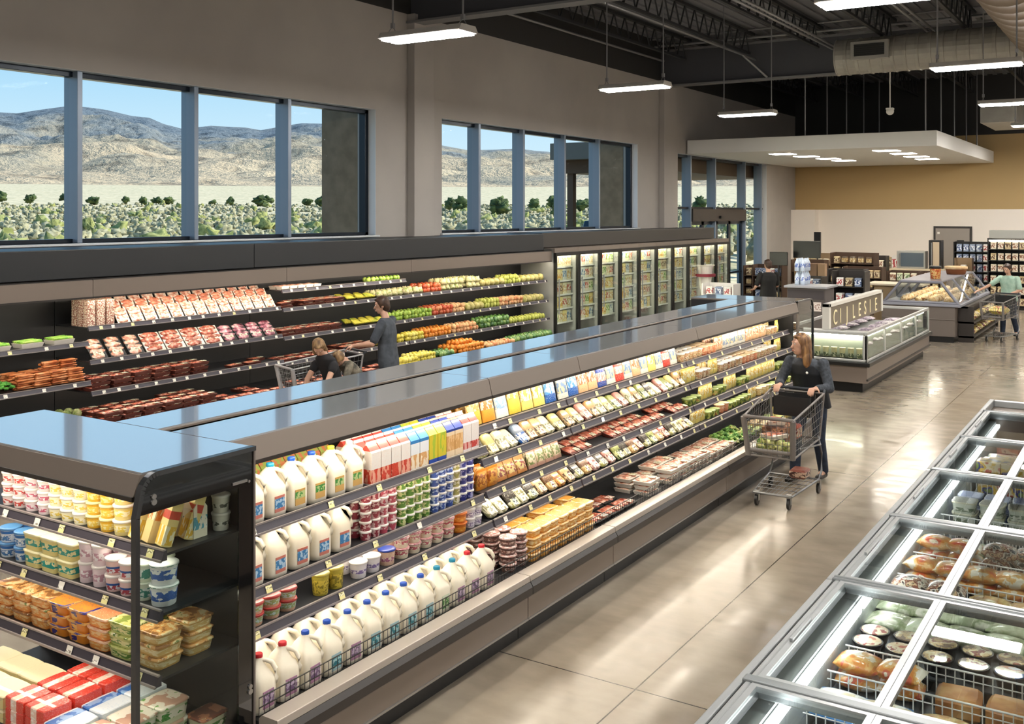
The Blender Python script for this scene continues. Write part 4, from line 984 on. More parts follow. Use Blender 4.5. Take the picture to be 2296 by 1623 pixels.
er(0, .50, .72, 'wp', tub(pkm, lidw, .045, .058), 'tub', 'white-pink tub', 'tub', .095, rows=3, rp=.1, stack=4, sh=.059, v0=.06)
er(0, .72, 1.02, 'cy', tub(cym, lidw, .050, .060), 'tub', 'cream-yellow tub', 'tub', .103, rows=3, rp=.11, stack=4, sh=.061, v0=.06)
er(0, 1.02, 1.23, 'ye', tub(ylm, lidy, .048, .064), 'tub', 'golden tub', 'tub', .105, rows=3, rp=.11, stack=3, sh=.065, v0=.06)
er(0, 1.23, 1.34, 'ye2', tub(yl2, lidw, .054, .072), 'tub', 'wide pale-yellow tub', 'tub', .11, rows=2, rp=.12, stack=3, sh=.073, v0=.065)
orp = [pr('block_orange', '#f0cf90', '#e07f2c', '#f6e6c0', .5, .85, 4, dens=.15), pr('block_yellow', '#f0d890', '#e8b83c', '#f8efcc', .05, .45, 4, band2='#cc4a36', z2=.6, z3=.78, dens=.1)]
for i in range(3):
    er(0, 1.35 + i * .098, 1.448 + i * .098, 'blk%d' % (i % 2), boxy(orp[(i + 1) % 2], .072, .055, .21), 'cheese_block', ['yellow-red', 'orange'][i % 2] + ' tall cheese block', 'cheese block', .098, rows=2, rp=.13, v0=.04, tilt=-.32, rz=-.25)
er(0, 1.55, 1.65, 'sjug', carton(pr('small_carton', '#efe4cc', '#4f9ab0', '#f6efe0', .2, .5, 4, dens=.1), None, .08, .14), 'small_carton', 'small white carton', 'carton', .09, v0=.22)
er(0, 1.57, 1.67, 'wcup', tub(pr('cup_greywhite', '#dcd8cc', '#55584f', '#e8e4da', .35, .6, 5, dens=.1), lidw, .045, .085), 'tub', 'white printed tub', 'tub', .1, stack=2, sh=.086, v0=.36)
er(1, .30, .56, 'bl', tub(pr('tub_blue', '#dfe6ea', '#3c7cb8', '#eef2f4', .15, .6, 5, band2='#2f6fb5', z2=.72, z3=.95), plain('lid_lblue', '#5a93c8', .35), .055, .075), 'tub', 'blue-lidded white tub', 'tub', .12, rows=2, rp=.12, stack=2, sh=.077, v0=.07)
er(1, .56, .98, 'gy', sqtub(pr('tub_greenyellow', '#ead98e', '#2c9a8c', '#f0e6ac', .3, .75, 3, dens=.1), plain('lid_paleyellow', '#e9e2b4', .35), .135, .12, .085), 'tub', 'square yellow-teal tub', 'tub', .138, rows=3, rp=.13, stack=2, sh=.086, v0=.07)
er(1, .99, 1.20, 'pw', tub(pr('cup_palepink', '#ead6d8', '#c79aa6', '#f4ecec', .3, .7, 5, dens=.12), lidw, .048, .10), 'tub', 'pale pink tub', 'tub', .102, rows=2, rp=.11, stack=2, sh=.101, v0=.06)
er(1, 1.20, 1.41, 'rw', tub(pr('cup_coral', '#e6c4bc', '#b84a52', '#eef0f2', .15, .5, 5, band2='#2f5a9a', z2=.45, z3=.6, dens=.12), lidw, .050, .078), 'tub', 'coral tub', 'tub', .104, rows=2, rp=.11, stack=2, sh=.079, v0=.06)
er(1, 1.41, 1.52, 'gw', tub(pr('cup_greenwhite', '#dfe4cc', '#3f8a7a', '#e8f0e8', .2, .8, 4, dens=.1), plain('lid_palegreen', '#dfe6cf', .35), .050, .086), 'tub', 'green-white tub', 'tub', .108, rows=2, rp=.11, stack=2, sh=.087, v0=.06)
er(1, 1.52, 1.66, 'bw', tub(pr('cup_bluewhite2', '#e2e6e6', '#2f62b0', '#eef2f2', .3, .85, 3, dens=.08), pr('lid_bluewhite', '#e4e9e4', '#5a8a7a', '#eef0ee', .3, .7, 4, dens=.1), .066, .095), 'tub', 'large blue-white tub', 'tub', .14, rows=1, stack=2, sh=.096, v0=.07)
pur = pr('pack_purple', '#d9862f', '#2f2a78', '#eab05a', .25, .55, 3, dens=.15, axis=0); ora = pr('pack_orange', '#d9762c', '#e89a4a', '#f0c88a', .1, .9, 4, dens=.2); grn = pr('pack_green', '#b8bf72', '#5f8a3a', '#e0dca0', .2, .7, 5, dens=.2); tnn = pr('pack_tan', '#c99a52', '#dcb878', '#f0dcae', .2, .8, 4, dens=.2)
liddy = mottle('window_lid', ['#9a6a3c', '#d8a060', '#e8d09a', '#7d8a48'], 18, .25, coat=.8, sharp=True)
grl = mottle('green_window_lid', ['#8a9a4a', '#c9cc7a', '#e4e0a8', '#5a7a34'], 18, .25, coat=.8, sharp=True)
er(2, .30, .78, 'ol', sqtub(ora, liddy, .15, .13, .05), 'food_tray', 'orange food tray', 'food tray', .155, rows=2, rp=.14, stack=3, sh=.051, v0=.08)
er(2, .78, 1.10, 'pl', sqtub(pur, pr('lid_orange2', '#e0902f', '#eab45a', '#3a3484', 0, 1, 3), .15, .14, .052), 'food_tray', 'purple-orange food tray', 'food tray', .16, rows=2, rp=.15, stack=3, sh=.053, v0=.08)
er(2, 1.10, 1.26, 'ot', sqtub(ora, pr('lid_coral', '#d98a5a', '#e8b088', '#f2d8b8', 0, 1, 5), .15, .14, .052), 'food_tray', 'coral-topped food tray', 'food tray', .16, rows=2, rp=.15, stack=3, sh=.053, v0=.08)
er(2, 1.26, 1.44, 'gr', sqtub(grn, grl, .17, .14, .055), 'food_tray', 'green food tray', 'food tray', .17, rows=2, rp=.15, stack=3, sh=.056, v0=.08)
er(2, 1.45, 1.64, 'tn', sqtub(tnn, liddy, .17, .15, .055), 'food_tray', 'tan clear-lidded tray', 'food tray', .17, rows=2, rp=.18, stack=3, sh=.056, v0=.09)
crb = pr('box_cream', '#e8dcb4', '#d8c88a', '#c4b88a', .1, .9, 3, dens=.12); reb = pr('box_red', '#d8402f', '#e8c8b4', '#f4e8dc', .35, .65, 4, dens=.25, axis=0); blb = pr('box_blue', '#dfe6ea', '#2f70b8', '#8ab0d8', .10, .42, 3, dens=.2, axis=0); grb = pr('box_green', '#d8dcb8', '#3f8a34', '#efe8d8', .3, .8, 3, dens=.2)
er(3, .30, .86, 'cb', boxy(crb, .19, .16, .07), 'butter_box', 'cream box', 'box', .19, rows=2, rp=.18, stack=3, sh=.071, v0=.10)
er(3, .86, 1.18, 'rb', boxy(reb, .15, .15, .055), 'butter_box', 'red and white box', 'box', .16, rows=3, rp=.16, stack=4, sh=.056, v0=.10)
er(3, 1.16, 1.36, 'bb', boxy(blb, .17, .18, .06), 'butter_box', 'white and blue box', 'box', .18, rows=3, rp=.19, stack=3, sh=.061, v0=.11)
er(3, 1.36, 1.55, 'gb', sqtub(grb, mottle('mince_lid', ['#c9a08a', '#efe6d4', '#6aa04a'], 10, .3, coat=.7, sharp=True), .17, .17, .09), 'food_tub', 'green-sided tub', 'tub', .18, rows=3, rp=.18, v0=.11, stack=2, sh=.091)
er(3, 1.50, 1.66, 'ctb', sqtub(pr('tub_clear', '#cfc8a8', '#4a7a34', '#e6dcc0', .3, .7, 3, dens=.1), mottle('bean_lid', ['#6e3a2a', '#a86a4a', '#d8cfa8'], 16, .3, coat=.7, sharp=True), .13, .16, .09), 'food_tub', 'clear mixed tub', 'tub', .15, v0=.62)
# ================================================================ wall cases: meat and produce
VC, MT, BC, FR = 'vegetable case', 'meat case', 'mixed case', 'fruit case'
run(VC, 0, 2.28, 3.40, 'celery', celery, 'celery_tray', 'white tray of celery', 'celery tray', .37, rows=1, v0=.18, plural='trays of celery')
carrot_m = mottle('carrot_orange', ['#a8582a', '#d07f45', '#e0a070'], 9, .6)
gr_m = mottle('leaf_green', ['#2c6a22', '#4f9a34', '#7fba50'], 9, .6)
def carrotbag():
    m = MB(); r = random.Random(8)
    for i in range(16): m.capsule((-.09 + r.uniform(-.01, .01), r.uniform(-.05, .05), .02 + (i % 4) * .022), .013, (.09, r.uniform(-.05, .05), .02 + (i % 4) * .022), .007, 7)
    return [('carrots', m, [carrot_m])]
run(VC, 1, 2.2, 2.62, 'leafy', leafy(gr_m, .085), 'leafy_greens', 'bunch of leafy greens', 'greens', .17, rows=2, rp=.17, v0=.10, plural='bunches of greens')
run(VC, 1, 2.62, 3.42, 'carrot', carrotbag, 'carrot_bundle', 'bundle of carrots', 'carrots', .2, rows=3, rp=.15, stack=2, sh=.07, v0=.10, jit=.01, plural='bundles of carrots')
run(VC, 1, 3.0, 3.42, 'carrot', carrotbag, 'carrot_bundle', 'bundle of carrots', 'carrots', .2, rows=1, stack=1, v0=.22, jz=.16, jit=.01, plural='bundles of carrots')
run(VC, 2, 2.1, 2.6, 'potato', lumpy(mottle('pale_veg', ['#8a7a4c', '#c4b47e', '#dccf9c'], 8, .7), .055, (1.1, .9, .85)), 'pale_squash', 'pale squash', 'squash', .11, rows=4, rp=.11, v0=.22, jit=.02, plural='pale squashes')
run(VC, 2, 2.6, 3.42, 'artichoke', artichoke, 'artichoke', 'artichoke', 'artichoke', .125, rows=4, rp=.13, v0=.20, jit=.012, stack=1, plural='artichokes')
run(VC, 2, 2.9, 3.42, 'artichoke', artichoke, 'artichoke', 'upper artichoke', 'artichoke', .13, rows=2, rp=.13, v0=.40, jit=.012, jz=.09, plural='artichokes piled higher')
# meat case
def meatpack(food, tray, w, d, h=.03):
    def f():
        m = MB(); m.taperbox(-w / 2, w / 2, 0, d, 0, h * .8, .01, .01); p = [('tray', m, [tray])]
        m = MB(); r = random.Random(3)
        n = 4
        for i in range(n): m.ball((0, d * (i + .5) / n, h * .75), w * .44, nu=9, nv=6, sc=(1, .62 / n * d / w * 2.2, .2), wob=.6, seed=i * 5.1)
        p.append(('meat', m, [food]))
        m = MB(); m.box(-w * .30, w * .30, d * .10, d * .34, h * 1.0, h * 1.12); p.append(('pack_label', m, [PKL['cream']])); return p
    return f
def mr(ck, si, u0, u1, key, fn, ds, pitch, **k): run(ck, si, u0, u1, key, fn, k.pop('nm', 'meat_tray'), ds, 'meat tray', pitch, **k)
mr(MT, 0, .42, 2.95, 'mp1', meatpack(pork_m, tray_w, .17, .2), 'upright meat pack', .195, rows=1, tilt=.95, v0=.03)
mr(MT, 0, .42, 2.95, 'mp1b', meatpack(sausage, tray_w, .17, .18), 'second-row upright meat pack', .2, rows=1, tilt=1.0, v0=.17, jz=.09)
mr(MT, 0, .42, 2.95, 'mp1c', meatpack(pork_m, tray_w, .16, .17), 'third-row upright meat pack', .2, rows=1, tilt=1.0, v0=.31, jz=.15)
run(MT, 0, .02, .40, 'crate', boxy(pr('snackbox', '#b59a84', '#8a4a3a', '#e8dcc8', 0, 1, 9), .10, .09, .10), 'snack_box', 'small speckled box', 'box', .11, rows=3, rp=.11, stack=3, sh=.101, v0=.06)
mr(MT, 1, .05, .80, 'mp2', meatpack(pork_m, tray_k, .21, .27), 'tall leaning meat pack', .25, rows=1, tilt=.85, v0=.03)
mr(MT, 1, .80, 2.0, 'mp3', meatpack(meat_m, tray_w, .28, .27), 'wide leaning meat pack', .30, rows=1, tilt=.85, v0=.03)
mr(MT, 1, 2.0, 2.95, 'mp2b', meatpack(mottle('purple_meat', ['#7d3a4a', '#b3687a', '#d8a0a4', '#ecd0cc'], 16, .35, coat=.7), tray_k, .22, .25), 'purplish leaning meat pack', .235, rows=1, tilt=.8, v0=.03)
mr(MT, 2, .03, 1.75, 'ft', traypack(meat_m, .25, .16, .045, red_tray, 6, labm=PKL['cream']), 'flat red meat tray', .27, rows=2, rp=.18, stack=3, sh=.052, v0=.11, jit=.012)
mr(MT, 2, 1.80, 2.95, 'ft2', traypack(sausage, .22, .15, .04, red_tray, 6, labm=PKL['cream']), 'flat sausage tray', .28, rows=2, rp=.2, stack=1, v0=.12, jit=.012, skip=.15)
mr(MT, 3, .03, 1.7, 'ft', traypack(meat_m, .25, .16, .045, red_tray, 6, labm=PKL['cream']), 'stacked flat meat tray', .28, rows=3, rp=.2, stack=3, sh=.052, v0=.18, jit=.015, skip=.05)
mr(MT, 3, 1.8, 2.95, 'ft3', traypack(meat_m, .25, .16, .045, red_tray, 6), 'loose flat meat tray', .32, rows=3, rp=.2, v0=.18, jit=.02, skip=.25)
# mixed case
mr(BC, 0, .05, .85, 'sp', traypack(pork_m, .15, .12, .06, tray_w, 5), 'small piled meat tray', .17, rows=2, rp=.14, v0=.08)
mr(BC, 1, .03, 1.35, 'ft2', traypack(sausage, .22, .15, .04, red_tray, 6, labm=PKL['cream']), 'flat sausage tray', .24, rows=2, rp=.17, stack=2, sh=.046, v0=.10, jit=.012, skip=.1)
mr(BC, 2, .03, 1.25, 'ft', traypack(meat_m, .25, .16, .045, red_tray, 6, labm=PKL['cream']), 'flat red meat tray', .27, rows=2, rp=.18, stack=2, sh=.052, v0=.11, jit=.012)
mr(BC, 3, .03, 1.2, 'ft', traypack(meat_m, .25, .16, .045, red_tray, 6, labm=PKL['cream']), 'flat red meat tray', .29, rows=2, rp=.2, stack=1, v0=.11, jit=.012)
mr(BC, 3, 1.25, 2.0, 'ft2', traypack(sausage, .22, .15, .04, red_tray, 6, labm=PKL['cream']), 'flat sausage tray', .25, rows=2, rp=.2, stack=2, sh=.046, v0=.11, jit=.012)
mr(BC, 4, .1, 2.2, 'ft3', traypack(meat_m, .25, .16, .045, red_tray, 6), 'loose flat meat tray', .33, rows=2, rp=.22, v0=.2, jit=.02, skip=.2)
ban = bananas
run(BC, 1, 1.40, 2.05, 'banana', ban, 'banana_hand', 'yellow-green banana hand', 'bananas', .19, rows=2, rp=.18, v0=.14, jit=.01, plural='banana hands', sc=1.1)
run(BC, 2, 1.55, 2.3, 'banana', ban, 'banana_hand', 'yellow-green banana hand', 'bananas', .2, rows=2, rp=.18, v0=.14, jit=.01, plural='banana hands', sc=1.1)
# fruit
def fruit(ck, si, u0, u1, key, mat, nm, ds, r=.042, rows=3, lv=1, sc3=(1, 1, 1), wob=.15, v0=.07, stem=None, jz=0., jit=.014):
    run(ck, si, u0, u1, key, lumpy(mat, r, sc3, wob, 10, 7, stem=stem), nm, ds, nm.replace('_', ' '), r * 2.15, rows=rows, rp=r * 2.0, stack=lv, sh=r * 1.5, v0=v0, jit=jit, merged=True, jz=jz, skip=.03 if lv > 1 else 0, plural=ds + ' pile')
lime = mottle('lime_green', ['#6a8f30', '#9aba44', '#bccf64'], 9, .4, coat=.3); orange_m = mottle('orange_fruit', ['#c9701f', '#e08c2f', '#eda24a'], 30, .45, bump=.1); lemon = mottle('lemon_yellow', ['#c4b43a', '#dccb4e', '#e6dc82'], 9, .45)
tomato = mottle('tomato_red', ['#b8452a', '#cf6038', '#d98a5a'], 7, .35, coat=.3); cauli = mottle('cauliflower', ['#c4b988', '#ddd3a4', '#8fa04c'], 20, .7, bump=.4); pepper = mottle('pepper_green', ['#3a6434', '#5f8a44', '#93ae62'], 6, .3, coat=.4)
peach = mottle('peach', ['#d8a070', '#e6bd8a', '#c9784a'], 6, .6); melon = mottle('melon', ['#b8a860', '#cfc484', '#a3a04c'], 14, .6)
fruit(BC, 1, 2.10, 2.72, 'cauli', cauli, 'cauliflower', 'pale cauliflower', .06, 3, 1, wob=.5)
fruit(BC, 0, 1.9, 2.7, 'lime', lime, 'lime', 'bright lime', .04, 2, 1)
fruit(BC, 2, 2.35, 2.72, 'lime', lime, 'lime', 'bright lime', .04, 3, 2)
fruit(BC, 3, 2.1, 2.72, 'lemon', lemon, 'lemon', 'yellow lemon', .04, 3, 2, (1.15, .9, .9))
fruit(BC, 4, 2.2, 2.7, 'lemon', lemon, 'lemon', 'yellow lemon', .04, 3, 2, (1.15, .9, .9))
fruit(FR, 0, .02, .55, 'cauli', cauli, 'cauliflower', 'pale cauliflower', .06, 3, 1, wob=.5)
fruit(FR, 0, .55, 1.05, 'tomato', tomato, 'tomato', 'red-orange tomato', .045, 4, 2)
fruit(FR, 0, 1.05, 2.2, 'cauli', cauli, 'cauliflower', 'pale cauliflower', .06, 3, 2, wob=.5)
fruit(FR, 0, 2.2, 3.0, 'melon', melon, 'melon', 'pale melon', .07, 2, 1)
fruit(FR, 0, 3.0, 3.6, 'pear', mottle('pear', ['#a8b044', '#c9cc6a'], 8, .5), 'pear', 'green-yellow pear', .045, 3, 2, (.9, .9, 1.2))
fruit(FR, 0, 3.6, 4.4, 'melon', melon, 'melon', 'pale melon', .07, 2, 1)
fruit(FR, 1, .02, .75, 'lime', lime, 'lime', 'bright lime', .04, 4, 2)
fruit(FR, 1, .75, 1.35, 'tomato', tomato, 'tomato', 'red-orange tomato', .045, 4, 2)
fruit(FR, 1, 1.35, 1.7, 'peach', peach, 'peach', 'pale peach', .045, 4, 2)
fruit(FR, 1, 1.7, 2.3, 'melon', melon, 'melon', 'pale melon', .07, 2, 1)
fruit(FR, 1, 2.3, 2.8, 'pear', mottle('pear', [], 8), 'pear', 'green-yellow pear', .045, 3, 2, (.9, .9, 1.2))
fruit(FR, 1, 2.8, 3.6, 'peach', peach, 'peach', 'pale peach', .045, 3, 2)
fruit(FR, 1, 3.6, 4.4, 'melon', melon, 'melon', 'pale melon', .07, 2, 1)
fruit(FR, 2, .02, .5, 'lemon', lemon, 'lemon', 'yellow lemon', .04, 3, 2, (1.15, .9, .9))
fruit(FR, 2, .5, 1.25, 'orange', orange_m, 'orange', 'ripe orange', .043, 4, 2)
fruit(FR, 2, 1.3, 2.1, 'peach', peach, 'peach', 'pale peach', .045, 3, 2)
fruit(FR, 2, 2.15, 3.1, 'pepper', pepper, 'green_pepper', 'dark green pepper', .05, 3, 2, (.9, .9, 1.1), wob=.5, stem=gr_m)
fruit(FR, 2, 3.1, 4.4, 'pear', mottle('pear', [], 8), 'pear', 'green-yellow pear', .045, 3, 1, (.9, .9, 1.2))
fruit(FR, 3, .02, .6, 'lemon', lemon, 'lemon', 'yellow lemon', .04, 4, 2, (1.15, .9, .9), v0=.2)
fruit(FR, 3, .7, 1.1, 'pepper', pepper, 'green_pepper', 'dark green pepper', .05, 3, 1, (.9, .9, 1.1), wob=.5, v0=.2, stem=gr_m)
fruit(FR, 3, 1.15, 2.0, 'orange', orange_m, 'orange', 'ripe orange', .043, 5, 2, v0=.2)
fruit(FR, 3, 1.3, 1.8, 'orange', orange_m, 'orange', 'upper ripe orange', .043, 3, 1, v0=.3, jz=.13)
fruit(FR, 3, 2.1, 3.0, 'peach', peach, 'peach', 'pale peach', .045, 3, 1, v0=.2)
fruit(FR, 3, 3.0, 4.4, 'pepper', pepper, 'green_pepper', 'dark green pepper', .05, 3, 1, (.9, .9, 1.1), wob=.5, v0=.2, stem=gr_m)
# frozen packs behind the glass doors
fz = [pr('fz_cream', '#e6dcb4', '#c9a05a', '#f2ecd4', .2, .8, 5), pr('fz_red', '#e0d4b8', '#b8402f', '#efe6cc', .3, .8, 5), pr('fz_green', '#dfe0b4', '#6f9a3c', '#eeecc8', .3, .8, 5), pr('fz_gold', '#ecd88c', '#d09a34', '#f4ecc4', .2, .7, 5), pr('fz_blue', '#d8d8cc', '#5a7a9c', '#e8e6d4', .3, .8, 5), pr('fz_brown', '#d8c094', '#7a5230', '#eadcb8', .3, .8, 5)]
fzn = ['cream', 'red-banded', 'green-banded', 'golden', 'blue-banded', 'brown-banded']
for i in range(10):
    for k in range(1, 6):
        for j in range(5):
            t = rg.randrange(6)
            place('fz%d' % t, boxy(fz[t], .165, .11, .24, .008), 'frozen_pack', (17.28 + .957 * i + .13 + j * .172, 10.05 + .19, .414 + k * .28), rg.uniform(-.05, .05),
                  '%s frozen pack, %s from left, %s shelf behind %s glass door' % (fzn[t], ORD[j], ['', 'fifth', 'fourth', 'third', 'second', 'top'][k], ORD[i]), 'frozen pack', 'frozen packs behind the glass doors')
# ================================================================ chest freezers on the right
fa = plain('freezer_grey_rail', '#7f8486', .3, metal=.4); fa2 = plain('freezer_light_rail', '#a9adae', .28, metal=.5); liner = plain('freezer_liner', '#b9bdbd', .45)
wire_w = plain('white_wire', '#f2f2f0', .35); fled = emit('freezer_led', '#ffffff', FRZ_STR)
lidglass = pane_mat('lid_glass', '#f4f8f7', 1.25)
FZT = .90; FY0, FY1, FYM = .28, 1.54, .945
BAYS = [2.8, 4.19, 5.6, 6.97, 8.40, 9.77, 11.17]
DIVS = [4.57, 4.97, 5.31, 6.54, 7.01, 7.8, 8.0, 9.3]
for ui in range(3):
    xa, xb, xc = BAYS[ui * 2], BAYS[ui * 2 + 1], BAYS[ui * 2 + 2]
    g = empty('chest_freezer', (xa, 0, 0), 0, ['nearest glass-top chest freezer, cut by the bottom of the picture', 'middle glass-top chest freezer of the right-hand row', 'far glass-top chest freezer of the right-hand row'][ui], 'chest freezer', 'glass-top chest freezers along the right edge'); L_ = xc - xa
    m = MB(); m.box(.003, L_ - .003, FY1 - .06, FY1 - .02, .12, FZT - .05); m.box(.003, L_ - .003, FY0 + .02, FY0 + .06, .12, FZT - .05); m.box(.003, L_ - .003, FY0 + .06, FY1 - .06, .12, .2); m.build('body', bronze, g)
    m = MB(); m.box(.003, L_ - .003, FY0 + .08, FY1 - .08, 0, .12); m.build('plinth', floor_kick, g)
    m = MB(); m.box(.003, L_ - .003, 1.375, FY1 - .06, .2, .795); m.box(.003, L_ - .003, FY0 + .06, FY0 + .16, .2, .80); m.box(.003, L_ - .003, FY0 + .16, 1.375, .2, .26); m.box(.003, .03, FY0 + .16, 1.375, .26, .42); m.box(L_ - .03, L_ - .003, FY0 + .16, 1.375, .26, .42)
    m.build('liner', liner, g)
    m = MB()
    for (a, b, z0, z1) in ((1.50, FY1, FZT - .06, FZT), (1.455, 1.485, FZT - .03, FZT + .012), (FY0, FY0 + .04, FZT - .06, FZT)): m.box(.003, L_ - .003, a, b, z0, z1)
    bevel(m.build('outer_rim', fa2, g), .008)
    m = MB(); m.box(.003, L_ - .003, 1.485, 1.50, FZT - .05, FZT - .02); m.box(.003, L_ - .003, 1.425, 1.455, FZT - .045, FZT - .01); m.build('rim_channel', plain('rim_dark', '#3d4143', .4), g)
    m = MB(); m.box(.003, L_ - .003, 1.38, FY1 - .065, .796, .812); m.build('ledge', plain('freezer_ledge', '#b4b8b9', .5), g)
    m = MB(); m.box(.03, L_ - .03, 1.342, 1.374, .765, .79); m.build('light_strip', fled, g)
    for k in range(3):
        xx = (0, xb - xa, L_)[k]; m = MB(); m.box(max(.003, xx - .03), min(L_ - .003, xx + .03), FY0 + .04, 1.50, FZT - .05, FZT + .022); bevel(m.build('cross_bar', fa, g), .008)
    for k, (p, q) in enumerate(((0, xb - xa), (xb - xa, L_))):
        for s_, (ya, yb) in enumerate(((FYM + .001, 1.452), (FY0 + .05, FYM - .001))):
            m = MB(); zz = FZT + .004
            m.box(p + .035, q - .035, ya, ya + .028, zz - .012, zz + .012); m.box(p + .035, q - .035, yb - .028, yb, zz - .012, zz + .012)
            m.box(p + .035, p + .06, ya + .028, yb - .028, zz - .012, zz + .012); m.box(q - .06, q - .035, ya + .028, yb - .028, zz - .012, zz + .012)
            fr = m.build('glass_lid', fa2, g)
            m = MB(); m.box(p + .06, q - .06, ya + .028, yb - .028, zz - .003, zz + .003); m.build('pane', lidglass, fr)
            if s_ == 0:
                m = MB(); m.box(p + .45, p + .75, yb - .024, yb - .010, zz + .012, zz + .03); m.build('handle', fa2, fr)
    for xd in DIVS:
        if xa + .05 < xd < xc - .05:
            m = MB(); x_ = xd - xa
            m.tube((x_, 1.36, .68), (x_, FY0 + .17, .68), .005, n=6); m.tube((x_, 1.36, .30), (x_, FY0 + .17, .30), .004, n=6); m.tube((x_, 1.36, .64), (x_, FY0 + .17, .64), .003, n=5)
            yy = FY0 + .18
            while yy < 1.365: m.tube((x_, yy, .28), (x_, yy, .68), .0032, n=5); yy += .042
            m.build('wire_divider', wire_w, g)
m = MB(); m.box(11.18, 11.95, FY0, FY1, .0, FZT - .07)
g = empty('freezer_end_cap', (0, 0, 0), 0, 'end cap of the chest freezer row with an empty grey tray top', 'end cap')
m.build('body', bronze, g)
m = MB(); m.box(11.18, 11.95, 1.49, FY1, FZT - .07, FZT); m.box(11.18, 11.95, FY0, FY0 + .05, FZT - .07, FZT); m.box(11.89, 11.95, FY0 + .05, 1.49, FZT - .07, FZT); m.box(11.18, 11.22, FY0 + .05, 1.49, FZT - .07, FZT + .01); bevel(m.build('rim', fa2, g), .008)
# contents, rows run across the freezer
pz = mottle('pizza_print', ['#b8502c', '#e6c89a', '#efe0c0', '#a83a24', '#d89a5a'], 14, .4, coat=.6, sharp=True); pz2 = mottle('noodle_print', ['#7a5a3a', '#d8b880', '#efe0b8', '#8f3a2a', '#c9a05a'], 14, .4, coat=.6, sharp=True)
bl2 = mottle('bluebowl_print', ['#2a3f80', '#3a5aa8', '#e8d8b8', '#c98a6a', '#e6e6ea'], 11, .4, coat=.6, sharp=True)
def bowlpack(top, r=.075, h=.08):
    def f():
        m = MB(); m.lathe([(r * .72, 0), (r * .78, .01), (r * .93, h - .014), (r * 1.02, h - .012), (r * 1.02, h)], 20); p = [('bowl', m, [plain('black_bowl', '#1b1a1c', .3)])]
        m = MB(); m.lathe([(r * .92, h), (r * .90, h + .003)], 20); p.append(('lid', m, [top])); return p
    return f
def flatbag(mat, w, d, h=.05):
    def f():
        m = MB(); secs = []
        for i in range(9):
            k = i / 8; y = -d / 2 + k * d; t = max(.003, h * math.sin(PI * k) ** .5)
            secs.append([(w / 2 * math.copysign(abs(math.cos(a)) ** .5, math.cos(a)), y, h * .5 + t * .5 * math.sin(a)) for a in [2 * PI * q / 14 for q in range(14)]])
        m.sections(secs); return [('bag_body', m, [mat])]
    return f
wb = pr('fz_bag_blue', '#2a7fc4', '#efeee8', '#e2d4b0', .12, .88, 4, axis=0, dens=.15); ob = mottle('fz_bag_orange', ['#efe6d4', '#e2b06a', '#d98a3c', '#c95a3a', '#e9dcc0'], 11, .35, coat=.6, sharp=True)
gb = mottle('fz_bag_green', ['#b9c4a0', '#d8dcc0', '#8a9a6a', '#e9e6d4'], 9, .35, coat=.6); db = mottle('fz_bag_dark', ['#3a2a26', '#e6dccc', '#8a4a34', '#d8b890', '#2a2220'], 22, .35, coat=.6, sharp=True)
br = mottle('fz_bread', ['#a86a34', '#c98a4a', '#dcae74'], 9, .4, coat=.5); yb = mottle('fz_yellowbag', ['#e0b85a', '#ecd08a', '#c98a3c', '#f0e2b8'], 9, .35, coat=.6)
cont = pr('fz_container', '#d8dccc', '#5a6a4a', '#e8e8dc', .2, .6, 4); contb = pr('fz_container_b', '#8a9ac0', '#4a5a90', '#dfe4f0', .1, .9, 4)
multi = mottle('fz_box_multi', ['#b84a3a', '#e8d8b8', '#e0b84a', '#4a4a8a', '#8a9a4a'], 8, .35, coat=.5, sharp=True); redb = mottle('fz_box_red', ['#a83a34', '#d87a6a', '#e8c8b0', '#7a2a2a'], 9, .35, coat=.5, sharp=True)
